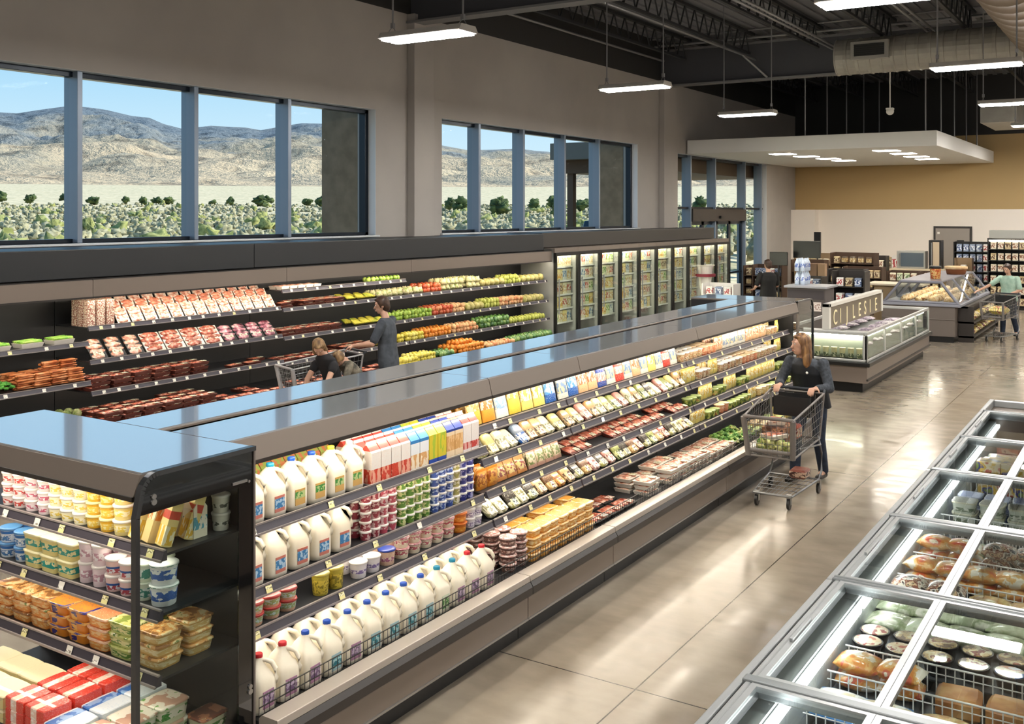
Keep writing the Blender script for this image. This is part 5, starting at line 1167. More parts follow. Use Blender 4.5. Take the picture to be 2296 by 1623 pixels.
ROWS = [  # x, key, fn, name, desc, pitch, y0, y1, z, stack, sh
    (3.60, 'bp0', bowlpack(pz2, .09), 'frozen_bowl', 'pale frozen bowl', .19, 1.35, .5, .45, 2, .085),
    (3.85, 'wb0', flatbag(wb, .17, .22), 'frozen_bag', 'white frozen bag', .18, 1.35, .5, .50, 2, .05), (4.1, 'gb', flatbag(gb, .2, .24, .07), 'frozen_bag', 'pale green frozen bag', .2, 1.35, .5, .52, 1, .05),
    (4.78, 'wb', flatbag(wb, .17, .24, .05), 'frozen_bag', 'blue and white frozen bag', .19, 1.34, .93, .50, 2, .052), (4.74, 'yb', flatbag(yb, .2, .24, .08), 'frozen_bag', 'golden frozen bag', .22, .90, .46, .47, 2, .07),
    (5.13, 'ob', flatbag(ob, .16, .22, .09), 'frozen_bag', 'orange-print frozen bag', .19, 1.34, .95, .50, 2, .08), (5.13, 'br', boxy(br, .19, .2, .10, .02), 'bread_pack', 'brown bread pack', .22, .90, .46, .50, 1, .08),
    (5.42, 'bpz', bowlpack(pz), 'frozen_bowl', 'red-topped frozen bowl', .165, 1.36, 1.03, .54, 1, .08), (5.42, 'bpn', bowlpack(pz2), 'frozen_bowl', 'noodle-print frozen bowl', .165, 1.02, .69, .54, 1, .08), (5.42, 'bpb', bowlpack(bl2), 'frozen_bowl', 'blue-print frozen bowl', .165, .69, .46, .54, 1, .08),
    (5.60, 'bpz', bowlpack(pz), 'frozen_bowl', 'rear red-topped frozen bowl', .165, 1.36, 1.19, .54, 1, .08), (5.60, 'bpn', bowlpack(pz2), 'frozen_bowl', 'rear noodle-print frozen bowl', .165, 1.19, .46, .54, 1, .08),
    (5.86, 'gb', flatbag(gb, .2, .24, .07), 'frozen_bag', 'pale green frozen bag', .19, 1.35, .46, .54, 1, .05), (6.12, 'gb', flatbag(gb, .2, .24, .07), 'frozen_bag', 'rear pale green frozen bag', .19, 1.35, .46, .54, 1, .05),
    (6.36, 'db', flatbag(db, .17, .22, .10), 'frozen_bag', 'dark speckled frozen bag', .19, 1.34, .95, .50, 2, .08), (6.36, 'yb', flatbag(yb, .2, .24, .08), 'frozen_bag', 'golden frozen bag', .21, .92, .46, .48, 2, .07),
    (6.78, 'ob', flatbag(ob, .16, .22, .09), 'frozen_bag', 'orange-print frozen bag', .17, 1.34, .46, .50, 2, .08), (7.22, 'ob', flatbag(ob, .16, .22, .09), 'frozen_bag', 'rear orange-print frozen bag', .17, 1.34, .98, .52, 2, .08), (7.22, 'db', flatbag(db, .17, .22, .10), 'frozen_bag', 'rear dark speckled bag', .19, .96, .46, .52, 2, .08),
    (7.55, 'gb', flatbag(gb, .2, .24, .07), 'frozen_bag', 'pale green frozen bag', .19, 1.34, .46, .50, 1, .05),
    (8.28, 'ct', sqtub(cont, pr('cont_lid', '#6a6a5a', '#c9c4a4', '#e0dcc8', 0, 1, 4), .17, .17, .085), 'frozen_tub', 'grey-green frozen tub', .19, 1.33, .46, .42, 3, .086), (8.55, 'cb', sqtub(contb, pr('cont_lid_b', '#5a6aa0', '#aab4d0', '#e0e4ee', 0, 1, 4), .17, .17, .085), 'frozen_tub', 'bluish frozen tub', .19, 1.33, .46, .40, 3, .086),
    (9.65, 'mb', boxy(multi, .17, .2, .09), 'frozen_box', 'multicoloured frozen box', .18, 1.33, .46, .42, 3, .091), (9.95, 'yb2', boxy(yb, .17, .2, .10), 'frozen_box', 'golden frozen box', .18, 1.33, .46, .44, 2, .1),
    (10.3, 'mb', boxy(multi, .17, .2, .09), 'frozen_box', 'rear multicoloured frozen box', .18, 1.33, .46, .42, 2, .091), (10.95, 'rb2', boxy(redb, .17, .2, .08), 'frozen_box', 'reddish frozen box', .18, 1.33, .46, .42, 2, .081)]
for ri, (x, key, fn, nm, ds, pt, ya, yb_, z, st, sh_) in enumerate(ROWS):
    n = max(1, int((ya - yb_) / pt + .01))
    for i in range(n):
        for l_ in range(st):
            if l_ == 0 and i == 0: z = z + .06
            lab = '%s, %s from the aisle side%s, %s product row of the chest freezers' % (ds, ORD[i], ['', ', on top'][l_ > 0] if st < 3 else ', ' + ['bottom', 'middle', 'top'][l_], ordn(ri + 1))
            zz = z + l_ * sh_
            place('cf_' + key, fn, nm, (x + rg.uniform(-.012, .012), ya - (i + .5) * pt, zz), -PI / 2 * 0 + rg.uniform(-.12, .12), lab, 'frozen food', ds + 's in the chest freezers')
# supports: wire baskets that carry the goods
bk = None
for ri, (x, key, fn, nm, ds, pt, ya, yb_, z, st, sh_) in enumerate(ROWS): pass
for bi, (xa_, xb_, zt) in enumerate(((3.47, 3.74, .45), (3.75, 4.22, .50), (4.62, 4.93, .47), (5.0, 5.28, .50), (5.33, 6.25, .54), (6.26, 6.50, .48), (6.58, 6.96, .50), (7.05, 7.68, .50), (8.12, 8.66, .40), (9.52, 10.42, .42), (10.82, 11.1, .42))):
    zt += .06
    m = MB(); m.box(xa_, xb_, FY0 + .18, 1.36, zt - .012, zt - .004)
    m.box(xa_ + .02, xb_ - .02, FY0 + .2, FY0 + .22, .26, zt - .012); m.box(xa_ + .02, xb_ - .02, 1.32, 1.34, .26, zt - .012)
    tag(m.build('basket_rack', plain('rack_grey', '#4a4d50', .5)), 'raised rack under the goods, %s along the chest freezers' % ORD[bi], 'rack', 'racks inside the chest freezers')
# ================================================================ open freezer island with sign
g = empty('open_freezer', (16.75, 3.95, 0), 0, 'open-top island freezer with glass sides and a raised sign board', 'open freezer'); L_, D_ = 5.2, 1.42
m = MB(); m.box(.12, L_ - .1, .1, D_ - .1, 0, .16); m.build('plinth', floor_kick, g)
m = MB(); m.box(0, L_, 0, D_, .16, .43); bevel(m.build('base_panel', bronze, g), .006)
m = MB(); m.box(-.05, L_ + .05, -.05, D_ + .05, .43, .50); bevel(m.build('bumper', black, g), .015, 3)
m = MB(); m.box(-.02, L_ + .02, -.02, .01, .205, .235); m.build('kick_trim', bronze_d, g)
m = MB()
m.box(0, L_, 0, .03, .5, .54); m.box(0, .03, 0, D_, .5, .54); m.box(0, L_, D_ - .03, D_, .5, .54); m.box(L_ - .03, L_, 0, D_, .5, .54)
for xx in (0, 1.28, 2.58, 3.88, L_ - .05): m.box(xx, xx + .05, 0, .04, .54, .93)
m.box(0, .04, 0, .07, .54, .93); m.box(0, .04, D_ - .07, D_, .54, .93)
m.box(0, L_, 0, .05, .93, .98); m.box(0, L_, D_ - .05, D_, .93, .98); m.box(0, .26, .05, D_ - .05, .93, .98); m.box(L_ - .08, L_, .05, D_ - .05, .93, .98)
bevel(m.build('frame', plain('freezer_frame_grey', '#c4c5c1', .3, metal=.3), g), .008)
m = MB(); m.box(.05, L_ - .05, .012, .018, .54, .93); m.box(.012, .018, .07, D_ - .07, .54, .93); m.build('side_glass', glass_s, g)
m = MB(); m.box(.28, L_ - .1, .08, D_ - .08, .52, .56); m.box(.26, .28, .08, D_ - .08, .56, .93); m.box(.28, L_ - .1, .10, .12, .56, .86); m.build('liner', plain('pale_green_liner', '#aab3a6', .4), g)
m = MB(); m.box(.20, .25, .1, D_ - .1, .88, .90); m.box(.2, L_ - .2, .07, .085, .885, .90); m.build('light_strip', led_case, g)
sg = empty('sign_board', (16.9, 4.65, .98), 0, 'brown sign board with cream characters standing on the open freezer', 'sign')
m = MB(); m.box(0, .10, -.06, .06, 0, .42); m.box(3.75, 3.85, -.06, .06, 0, .42); m.box(0, 3.85, -.06, .06, .36, .42); bevel(m.build('frame', plain('sign_frame', '#cfccc2', .4), sg), .006)
m = MB(); m.box(.10, 3.75, -.04, .04, .0, .36); m.build('face', plain('sign_brown', '#5d5240', .6), sg)
cr = plain('sign_cream', '#e8dcb0', .5)
def glyph(ch, x):
    cu = bpy.data.curves.new('glyph', 'FONT'); cu.body = ch; cu.size = .36; cu.extrude = .004; t_ = bpy.data.objects.new('glyph_source', cu); me_ = bpy.data.meshes.new_from_object(t_); bpy.data.objects.remove(t_); me_.materials.clear(); me_.materials.append(cr); o = bpy.data.objects.new('lettering', me_); COL.objects.link(o)
    o.parent = sg; o.location = (x, -.043, .045); o.rotation_euler = (PI / 2, 0, 0)
for i, ch in enumerate(['C', 'I', 'J', 'L', 'E', 'S', 'I', 'E']): glyph(ch, .3 + i * .42)
pk = mottle('lilac_pack', ['#b8a8b4', '#d8ccd4', '#8f7f92', '#e8e2e4'], 8, .4, coat=.4); jar = pr('jar_cream', '#e6d8a8', '#5f6a48', '#efe6c4', .05, .5, 4)
for i in range(13):
    for j in range(3):
        place('lil', flatbag(pk, .26, .3, .09), 'frozen_bag', (17.35 + i * .34, 4.15 + j * .33 + (.25 if j == 2 else 0), .70 + .03 * (i % 2)), rg.uniform(-.3, .3), 'lilac frozen bag, %s from the near end, %s row of open freezer' % (ORD[i], ['right', 'middle', 'left'][j]), 'frozen bag', 'lilac bags in the open freezer')
m = MB(); m.box(17.15, 21.7, 4.07, 5.27, .57, .695); tag(m.build('goods_tray', plain('tray_grey', '#8d8f8a', .6)), 'grey tray under the bags inside the open freezer', 'tray')
for j in range(9):
    place('jar', tub(jar, plain('jar_lid', '#e8dcb8', .4), .05, .16, n=12), 'jar', (16.87, 4.10 + j * .135, .545), 0, 'cream jar behind the end glass, %s from the right, open freezer' % ORD[j], 'jar', 'jars behind the end glass')
# ================================================================ bakery case
g = empty('bakery_case', (24.35, 3.72, 0), 0, 'bakery case with sloped glass hood and grey trapezoid frame', 'bakery case'); L_, D_ = 4.6, 1.7
m = MB(); m.box(.02, L_, .15, D_ - .1, 0, .13); m.build('plinth', floor_kick, g)
m = MB(); m.box(0, L_, .12, D_, .13, .80); m.box(-.012, L_, .12, D_, .50, .52); bevel(m.build('base_panel', plain('taupe_panel', '#6b625b', .5), g), .006)
m = MB(); m.box(-.03, L_, 0, D_ + .03, .80, .86); bevel(m.build('counter_rim', plain('blue_grey_rim', '#989aa4', .35, metal=.2), g), .008)
gm = plain('hood_frame', '#8b8c96', .35, metal=.3)
def hood(m, x):
    for a, b in (((.05, .86), (.42, 1.34)), ((D_ - .05, .86), (D_ - .42, 1.34)), ((.42, 1.34), (D_ - .42, 1.34)), ((.05, .88), (D_ - .05, .88))):
        m.tube((x, a[0], a[1]), (x, b[0], b[1]), .035, n=6)
for x_ in (.02, 1.5, 3.0, L_ - .03): m = MB(); hood(m, x_); m.build('hood_frame', gm, g)
m = MB(); m.quad((0, .05, .88), (L_, .05, .88), (L_, .42, 1.35), (0, .42, 1.35)); m.quad((0, D_ - .05, .88), (L_, D_ - .05, .88), (L_, D_ - .42, 1.35), (0, D_ - .42, 1.35)); m._add([(.01, .05, .88), (.01, D_ - .05, .88), (.01, D_ - .42, 1.34), (.01, .42, 1.34)], [(0, 1, 2, 3)], 0); m.build('hood_glass', glass_s, g)
m = MB(); m.box(0, L_, .40, D_ - .40, 1.34, 1.37); m.build('hood_top', gm, g)
m = MB(); m.box(.1, L_ - .1, D_ / 2 - .03, D_ / 2 + .03, 1.315, 1.33); m.build('light_strip', led_case, g)
m = MB(); m.box(.3, L_ - .2, -.22, .10, .10, .14); m.box(.3, L_ - .2, -.22, .10, .42, .46); m.box(.3, .34, -.22, .1, 0, .8); m.box(L_ - .24, L_ - .2, -.22, .1, 0, .8); m.box(.3, L_ - .2, -.1, .1, .76, .8); m.build('side_shelf', bronze_d, g)
loaf = mottle('bread_crust', ['#c99a62', '#e0bb88', '#efd9b0', '#a8713c'], 9, .6)
for i in range(12):
    for j in range(4):
        place('loaf', lumpy(loaf, .10, (1.5, .8, .7), .5, name='loaf'), 'bread_loaf', (24.6 + i * .34, 4.02 + j * .32, .862), rg.uniform(-.6, .6), 'bread loaf, %s from the near end, %s row of bakery case' % (ORD[i], ORD[j]), 'bread', 'loaves in the bakery case', sc=rg.uniform(.9, 1.2))
for i in range(9):
    for k, zz in enumerate((.142, .462)):
        place('sidepk', flatbag(mottle('snack_mix', ['#d8b84a', '#efe0a8', '#8a4a3a', '#e8d8c8'], 9, .4, coat=.5, sharp=True), .3, .22, .16), 'snack_bag', (24.9 + i * .42, 3.62, zz), rg.uniform(-.3, .3), 'bag on the bakery side shelf, %s from near end, %s level' % (ORD[i], ['lower', 'upper'][k]), 'snack bag', 'bags on the bakery side shelf')
place('candyjar', tub(mottle('candy', ['#c9582c', '#e09a4a', '#efc880', '#8a3a24'], 22, .4, coat=.8, sharp=True), black, .13, .30, n=18, lidh=.06), 'round_jar', (25.2, 4.4, 1.372), 0, 'round jar of orange candies with dark lid on bakery hood', 'jar', None)
place('bk', tub(plain('wicker', '#8a5230', .8), mottle('buns', ['#c99a6a', '#e6cba0'], 9, .7), .26, .2, n=18, lidh=.07), 'bread_basket', (27.4, 4.3, 1.372), 0, 'brown basket of buns on the far end of the bakery hood', 'basket', None)
# ================================================================ entrance corner: counters, racks, displays
FP = [pr('far_pack_%d' % i, a, b, c_, .2, .8, 4) for i, (a, b, c_) in enumerate((('#e6dcc4', '#8a5a3a', '#f0e8d8'), ('#7a8aa8', '#2f4a7a', '#dfe6ee'), ('#c9b48a', '#5a3a24', '#e8dcb8'), ('#e9e6e0', '#b03a3a', '#f4f0ea'), ('#4a3a30', '#a88a5a', '#d8c8a0'), ('#b8c4a0', '#5a7a4a', '#e8ecd8')))]
FPN = ['cream', 'blue', 'tan', 'white-red', 'dark brown', 'pale green']
def rack(nm, label, cat, x, y, w, d, h, lev, mat, ks, goods='small_pack', rz=0., back=True, pitch=.2, hp=.16):
    g = empty(nm, (x, y, 0), rz, label, cat)
    m = MB(); m.box(-d / 2, -d / 2 + .03, -w / 2, w / 2, 0, .08); m.box(-d / 2, d / 2, -w / 2, -w / 2 + .03, 0, h); m.box(-d / 2, d / 2, w / 2 - .03, w / 2, 0, h)
    if back: m.box(d / 2 - .03, d / 2, -w / 2 + .03, w / 2 - .03, 0, h)
    m.build('side_frame', mat, g)
    for k in range(lev):
        z = .1 + k * (h - .12) / max(1, lev - .0)
        m = MB(); m.box(-d / 2, d / 2 - .03, -w / 2 + .03, w / 2 - .03, z, z + .02); m.build('shelf', mat, g)
        n = int((w - .1) / pitch)
        for i in range(n):
            t = rg.choice(ks); a = -w / 2 + .06 + (i + .5) * (w - .12) / n
            place('far_%s_%d_%g' % (goods, t, hp), boxy(FP[t], .16, .16, hp, .01), goods, (x + math.cos(rz) * (-d / 2 + .12) - math.sin(rz) * a, y + math.sin(rz) * (-d / 2 + .12) + math.cos(rz) * a, z + .021), rz + rg.uniform(-.15, .15),
                  '%s pack, %s from right, %s level, %s' % (FPN[t], ORD[i], ['bottom', 'second', 'third', 'fourth', 'fifth', 'sixth'][k], label.split(',')[0].split(' with ')[0].split(' beside ')[0]), 'packaged goods', 'goods on the ' + label.split(',')[0])
    return g
# customer service counter with paper notices
g = empty('service_counter', (22.4, 6.6, 0), 0, 'grey service counter with a row of white paper notices', 'counter')
m = MB(); m.box(0, .75, -.42, .42, 0, 1.24); bevel(m.build('counter_body', plain('counter_grey', '#5d5653', .5), g), .01)
m = MB(); m.box(-.06, .85, -.48, .48, 1.24, 1.29); bevel(m.build('counter_top', plain('counter_top', '#a8a9ad', .3), g), .01)
m = MB(); m.box(-.014, 0, -.40, .40, 1.0, 1.2); m.build('dark_band', plain('counter_band', '#453f41', .5), g)
for k, (a, b) in enumerate(((.10, .38), (-.12, .05), (-.34, -.17))):
    m = MB(); m.box(-.02, -.001, a, b, .74, .94); m.build('paper_notice', pr('notice', '#e9ddd4', '#f6efe8', '#a88a80', .2, .8, 5), g)
rack('display_rack', 'dark display rack beside the service counter', 'rack', 24.3, 6.1, .75, .5, 1.55, 4, bronze_d, [1, 3, 2], hp=.2)
rack('display_rack', 'low dark rack behind the service counter', 'rack', 26.0, 6.6, .9, .5, 1.5, 4, bronze_d, [2, 4, 0], hp=.2)
rack('soda_display', 'stack of blue-white packs left of black-shirted man', 'display', 23.4, 8.95, .8, .5, 1.2, 4, white_p, [1, 3], hp=.2)
# water bottles
def bottle():
    m = MB(); m.lathe([(.05, 0), (.055, .01), (.055, .18), (.03, .24), (.018, .26), (.018, .29)], 10); return [('bottle', m, [pr('water_bottle', '#cfdcec', '#5a78c0', '#eef4fa', .3, .6, 4)])]
for i in range(4):
    for j in range(2):
        for k in range(2):
            place('wb_%d' % 0, bottle, 'water_bottle', (22.75 + i * .13, 6.9 - j * .13, 1.291 + k * .3), 0, 'water bottle on the service counter, %s deep, %s across, %s layer' % (ORD[i], ORD[j], ['lower', 'upper'][k]), 'bottle', 'water bottles on the service counter')
# flat screens
for (x, y, z, w, h, lab) in ((28., 8.22, 1.66, .75, .42, 'larger black screen on a stand near the entrance corner'), (27.5, 8.85, 1.46, .5, .32, 'smaller black screen left of the larger black one')):
    g = empty('screen', (x, y, 0), 0, lab, 'screen', 'black screens in the entrance corner')
    m = MB(); m.box(-.03, .03, -w / 2, w / 2, z, z + h + .05); bevel(m.build('panel', black, g), .01)
    m = MB(); m.tube((.0, 0, 0), (0, 0, z), .03, n=8); m.box(-.2, .2, -.25, .25, 0, .03); m.build('stand', black, g)
# paper bag display
g = empty('bag_stand', (28.3, 8.2, 0), 0, 'stand of upright brown paper bags under the black screen', 'bag stand')
m = MB(); m.box(-.3, .3, -.5, .5, 0, .7); m.build('stand', bronze_d, g)
for i in range(4): m = MB(); m.taperbox(-.12, .12, -.42 + i * .22, -.22 + i * .22, .7, 1.5, .02, .01); m.build('paper_bag', plain('kraft_%d' % (i % 2), ['#a08468', '#8a6f58'][i % 2], .8), g)
rack('bakery_rack', 'wood-topped rack left of the white table', 'rack', 31.5, 7.8, 1.3, .6, 1.7, 5, plain('rack_brown', '#4a3628', .6), [0, 2, 4], hp=.2)
rack('pale_rack', 'cream-topped pale rack by the tan wall corner', 'rack', 33.2, 9.4, 1.4, .5, 1.6, 4, plain('rack_tan', '#8a7458', .6), [2, 0], hp=.2)
g = empty('demo_table', (28.4, 6.0, 0), 0, 'beige demonstration table with a wide white top', 'table')
m = MB(); m.box(-.3, .5, -.55, .45, 0, .98); m.build('base', plain('beige_base', '#a08a6a', .6), g)
m = MB(); m.box(-.42, .6, -.8, .65, .98, 1.03); bevel(m.build('table_top', plain('table_top', '#d8cdb8', .4), g), .008)
m = MB(); m.box(-.31, -.30, -.5, -.12, .3, .95); m.build('dark_panel', black, g)
# back counter against the tan wall
g = empty('coffee_counter', (35.6, 8.3, 0), 0, 'long dark counter below the tan wall holding machines and boxes', 'counter')
m = MB(); m.box(-.4, .9, -1.9, 1.9, 0, .9); m.build('counter_body', plain('counter_dark', '#3d322b', .6), g)
m = MB(); m.box(-.45, .95, -1.95, 1.95, .9, .95); m.build('counter_top', plain('counter_cream', '#cdbfa4', .4), g)
rg2 = random.Random(5)
for i in range(14):
    y_ = 10.05 - i * .26; h = rg2.uniform(.2, .55); t = i % 6
    place('bc_%d' % (i % 7), boxy(FP[t], .2, .2, h, .01), 'counter_box', (35.5 + .12 * (i % 2), y_, .951), 0, '%s box on the long dark counter, %s from the left' % (FPN[t], ordn(i + 1)), 'box', 'boxes on the long dark counter')
def machine(nm, lab, x, y, z, w, h, body, face):
    g = empty(nm, (x, y, z), 0, lab, nm.replace('_', ' '))
    m = MB(); m.box(-.2, .25, -w / 2, w / 2, 0, h); bevel(m.build('body', body, g), .015)
    m = MB(); m.box(-.21, -.20, -w / 2 + .05, w / 2 - .12, .06, h - .06); m.build('window', face, g)
    m = MB(); m.box(-.24, -.21, w / 2 - .10, w / 2 - .08, .08, h - .08); m.build('handle', steel, g)
gy = plain('machine_steel', '#a8a9a4', .35, metal=.4); wd = plain('machine_window', '#54606a', .15)
g = empty('display_counter', (33.6, 6.35, 0), 0, 'dark shelf counter under the pale countertop oven', 'counter')
m = MB(); m.box(-.35, .35, -.75, .75, 0, 1.12); m.build('counter_body', plain('counter_dk2', '#352a24', .6), g)
m = MB(); m.box(-.4, .4, -.8, .8, 1.12, 1.17); m.build('counter_top', plain('counter_cream', '', .4), g)
for zz in (.45, .8):
    m = MB(); m.box(-.37, -.35, -.6, .6, zz, zz + .12); m.build('shelf_goods', pr('shelf_goods', '#d8cdb8', '#a8784a', '#efe6d4', .1, .9, 6), g)
machine('countertop_oven', 'pale steel countertop oven beside the grey staff door', 33.6, 6.55, 1.17, .85, .55, gy, wd)
machine('coffee_machine', 'black coffee machine above its framed notice', 33.6, 5.85, 1.17, .36, .9, black, plain('machine_panel', '#b8a890', .5))
rack('magazine_rack', 'narrow pale rack just left of the staff door', 'rack', 34.3, 6.9 - 1.75, .5, .4, 1.5, 3, plain('rack_tan', '', .6), [0, 3], hp=.25, pitch=.24)
rack('bottle_rack', 'blue-packed rack right of the staff door', 'rack', 34.8, 4.95, 1.1, .5, 2.0, 6, black, [1, 3, 1], hp=.24, pitch=.18)
for (x_, y_, w_, h_, lb, ks_, nm_) in ((30.2, 7.2, 1.1, 1.35, 'dark rack of small packs behind the white demo table', [4, 0, 2], 'display_rack'), (29.0, 9.6, .9, 1.4, 'dark shelf of mixed goods below the small black screen', [1, 3, 4], 'display_rack'), (30.6, 8.9, 1.0, 1.5, 'brown shelf unit right of the paper bag stand', [2, 4, 0], 'shelf_unit'),
        (33.4, 7.7, .9, 1.55, 'cream-packed shelf unit before the long counter', [0, 2], 'shelf_unit'), (31.2, 6.3, .9, 1.2, 'low dark shelf beside the demo table', [4, 5, 0], 'display_rack'), (26.6, 7.7, .7, 1.25, 'blue-white goods rack behind black-shirted man', [1, 3], 'display_rack'), (32.2, 5.6, .8, 1.15, 'low brown shelf left of the staff door', [4, 0], 'shelf_unit'), (30.2, 10.3, .9, 1.3, 'dark rack against the side wall by the entrance', [4, 2, 1], 'display_rack')):
    rack(nm_, lb, 'rack', x_, y_, w_, .5, h_, 4, rg.choice([bronze_d, plain('rack_brown', '', .6)]), ks_, hp=.22, pitch=.19)
g = rack('merchandiser', 'tall lit black merchandiser at the right edge, behind the green-shirted woman', 'merchandiser', 34.0, 3.55, 1.7, .7, 2.15, 6, black, [0, 0, 2], hp=.22, pitch=.19)
m = MB(); m.box(-.36, .3, -.8, .8, 2.15, 2.38); m.build('top_panel', gy, g)
m = MB(); m.box(-.3, -.27, -.8, .8, 2.05, 2.09); m.build('light_strip', led_case, g)
m = MB(); m.tube((32.5, 9.2, 0), (32.5, 9.2, 1.6), .02, n=6); m.box(32.45, 32.55, 9.1, 9.3, 1.6, 2.3); tag(m.build('post_sign', black), 'thin dark post display above the pale rack', 'sign')
# red-white umbrella-like display column by the entrance
m = MB(); m.lathe([(.12, 0), (.14, .9), (.2, 1.5), (.26, 1.55)], 14, (25.0, 10.0, 0), 0); m.lathe([(.27, 1.25), (.275, 1.32)], 14, (25.0, 10.0, 0), 1)
tag(m.build('display_bin', [white_p, plain('maroon_band', '#7a2030', .5)]), 'white flared bin with maroon band beside the entrance doors', 'bin')
for i, (px_, z_) in enumerate(((24.9, 1.55),)):
    pass
# ================================================================ shopping carts
cart_m = plain('cart_grey_plastic', '#77726e', .45); cart_w = plain('cart_wire', '#8b8d8f', .3, metal=.7)
def cart(x, y, rz, label, fm=None):
    """local: +x is the handle end, -x the nose"""
    g = empty('shopping_cart', (x, y, 0), rz, label, 'shopping cart', 'shopping carts'); f = fm or cart_m
    n0, n1 = (-.50, .22, .51), (.36, .25, .56)          # bottom: x, half width, z
    T0, T1 = (-.58, .245, .90), (.42, .28, 1.02)
    m = MB(); r = .011
    top = [(T0[0], -T0[1], T0[2]), (T0[0], T0[1], T0[2]), (T1[0], T1[1], T1[2]), (T1[0], -T1[1], T1[2])]
    bot = [(n0[0], -n0[1], n0[2]), (n0[0], n0[1], n0[2]), (n1[0], n1[1], n1[2]), (n1[0], -n1[1], n1[2])]
    for q in (top, bot):
        for i in range(4): m.tube(q[i], q[(i + 1) % 4], r, n=7)
    for i in (0, 1): m.tube(top[i], bot[i], .028, n=8)
    for i in (2, 3): m.tube(top[i], bot[i], .012, n=7)
    m.tube((T0[0] - .005, -T0[1], .905), (T0[0] - .005, T0[1], .905), .018, n=8); m.tube((n0[0], -n0[1], .565), (n0[0], n0[1], .565), .02, n=8)
    m.build('frame', f, g)
    m = MB(); w = .0028
    def L(a, b, t): return tuple(a[k] + (b[k] - a[k]) * t for k in range(3))
    for i in range(4):
        a, b, c_, d = top[i], top[(i + 1) % 4], bot[i], bot[(i + 1) % 4]; nn = (9, 16, 9, 16)[i]
        if i == 2: continue
        for k in range(1, nn): m.tube(L(a, b, k / nn), L(c_, d, k / nn), w, n=4, caps=False)
        for k in range(1, 6): m.tube(L(a, c_, k / 6), L(b, d, k / 6), w, n=4, caps=False)
    for k in range(1, 12): m.tube(L(bot[0], bot[3], k / 12), L(bot[1], bot[2], k / 12), w, n=4, caps=False)
    for k in range(1, 7): m.tube(L(bot[0], bot[1], k / 7), L(bot[3], bot[2], k / 7), w, n=4, caps=False)
    m.build('wire_basket', cart_w, g)
    m = MB(); m.tube((.47, -.27, 1.045), (.47, .27, 1.045), .016, n=10); m.tube((.42, -.28, 1.02), (.47, -.27, 1.045), .014, n=7); m.tube((.42, .28, 1.02), (.47, .27, 1.045), .014, n=7); m.build('handle', plain('handle_dark', '#2c3138', .4), g)
    m = MB(); m.box(.40, .44, -.19, .19, .80, 1.0); m.box(.22, .42, -.19, .19, .79, .81)
    for s in (-.19, .19): m.tube((.22, s, .80), (.24, s, 1.0), .006, n=5)
    m.box(.215, .225, -.19, .19, .81, .99); m.build('child_seat', plain('seat_black', '#101216', .5), g)
    m = MB()
    for s in (-1, 1):
        m.path([(.30, s * .25, .60), (.42, s * .255, .40), (.40, s * .26, .22), (.30, s * .26, .15)], .012, 7)
        m.tube((.30, s * .26, .15), (-.44, s * .19, .13), .011, n=7); m.tube((.36, s * .26, .50), (-.20, s * .20, .55), .010, n=6)
    m.tube((-.44, -.19, .13), (-.44, .19, .13), .012, n=7); m.tube((.30, -.26, .15), (.30, .26, .15), .010, n=7)
    for k in range(1, 10): t = k / 10; m.tube((.30 - .74 * 0, -.26 + .52 * t, .15), (-.44, -.19 + .38 * t, .135), .003, n=4)
    for k in range(1, 5): t = k / 5; m.tube((.30 - .74 * t, -.26 + .07 * t, .148), (.30 - .74 * t, .26 - .07 * t, .148), .004, n=4)
    m.build('lower_rack', cart_w, g)
    for (wx, wy) in ((-.42, -.16), (-.42, .16), (.32, -.25), (.32, .25)):
        m = MB(); m.tube((wx, wy - .012, .055), (wx, wy + .012, .055), .054, n=16); wo = m.build('wheel', black, g)
        m = MB(); m.box(wx - .015, wx + .02, wy - .024, wy - .018, .05, .14); m.box(wx - .015, wx + .02, wy + .018, wy + .024, .05, .14); m.box(wx - .02, wx + .02, wy - .024, wy + .024, .13, .145); m.build('caster_fork', steel, wo)
    return g
def W(x0, y0, rz, lx, ly, lz): return (x0 + lx * math.cos(rz) - ly * math.sin(rz), y0 + lx * math.sin(rz) + ly * math.cos(rz), lz)
CX, CY, CR = 10.22, 3.22, math.radians(1)
cart(CX, CY, CR, 'shopping cart with groceries, pushed by the long-haired woman')
def inc(lx, ly, lz, key, fn, nm, lab, cat, rz=0., tilt=0., sc=1.): place(key, fn, nm, W(CX, CY, CR, lx, ly, lz), CR + rz, lab, cat, None, tilt=tilt, sc=sc)
def veg_bag():
    m = MB(); r = random.Random(1)
    for i in range(22): m.ball((r.uniform(-.10, .10), r.uniform(-.07, .07), .04 + r.uniform(0, .09)), .035, nu=8, nv=6, wob=.8, seed=i)
    return [('vegetables', m, [mottle('bag_veg', ['#3f7a2c', '#c9cc7a', '#e0dc9c', '#7fa344'], 12, .45, coat=.5)])]
inc(-.36, .09, .53, 'vb', veg_bag, 'vegetable_bag', 'clear bag of green vegetables at the cart nose, left side', 'vegetables', 1.5, sc=.9); inc(-.36, -.09, .53, 'vb', veg_bag, 'vegetable_bag', 'clear bag of pale green vegetables at the cart nose, right side', 'vegetables', 1.4, sc=.85)
inc(-.10, .06, .56, 'brn', boxy(mottle('brown_bag', ['#4a2f24', '#7a5238', '#a8876a', '#2f201a'], 14, .6, sharp=True), .26, .24, .2, .02), 'brown_package', 'brown speckled package in the cart under the trays', 'package')
inc(-.10, .06, .765, 'ctray', traypack(sausage, .24, .18, .05, tray_w, 6), 'meat_tray', 'meat tray on top of the package in the cart', 'meat tray', .3)
inc(-.30, .02, .66, 'ctray', traypack(sausage, .24, .18, .05, tray_w, 6), 'meat_tray', 'meat tray lying over the vegetables in the cart', 'meat tray', -.4)
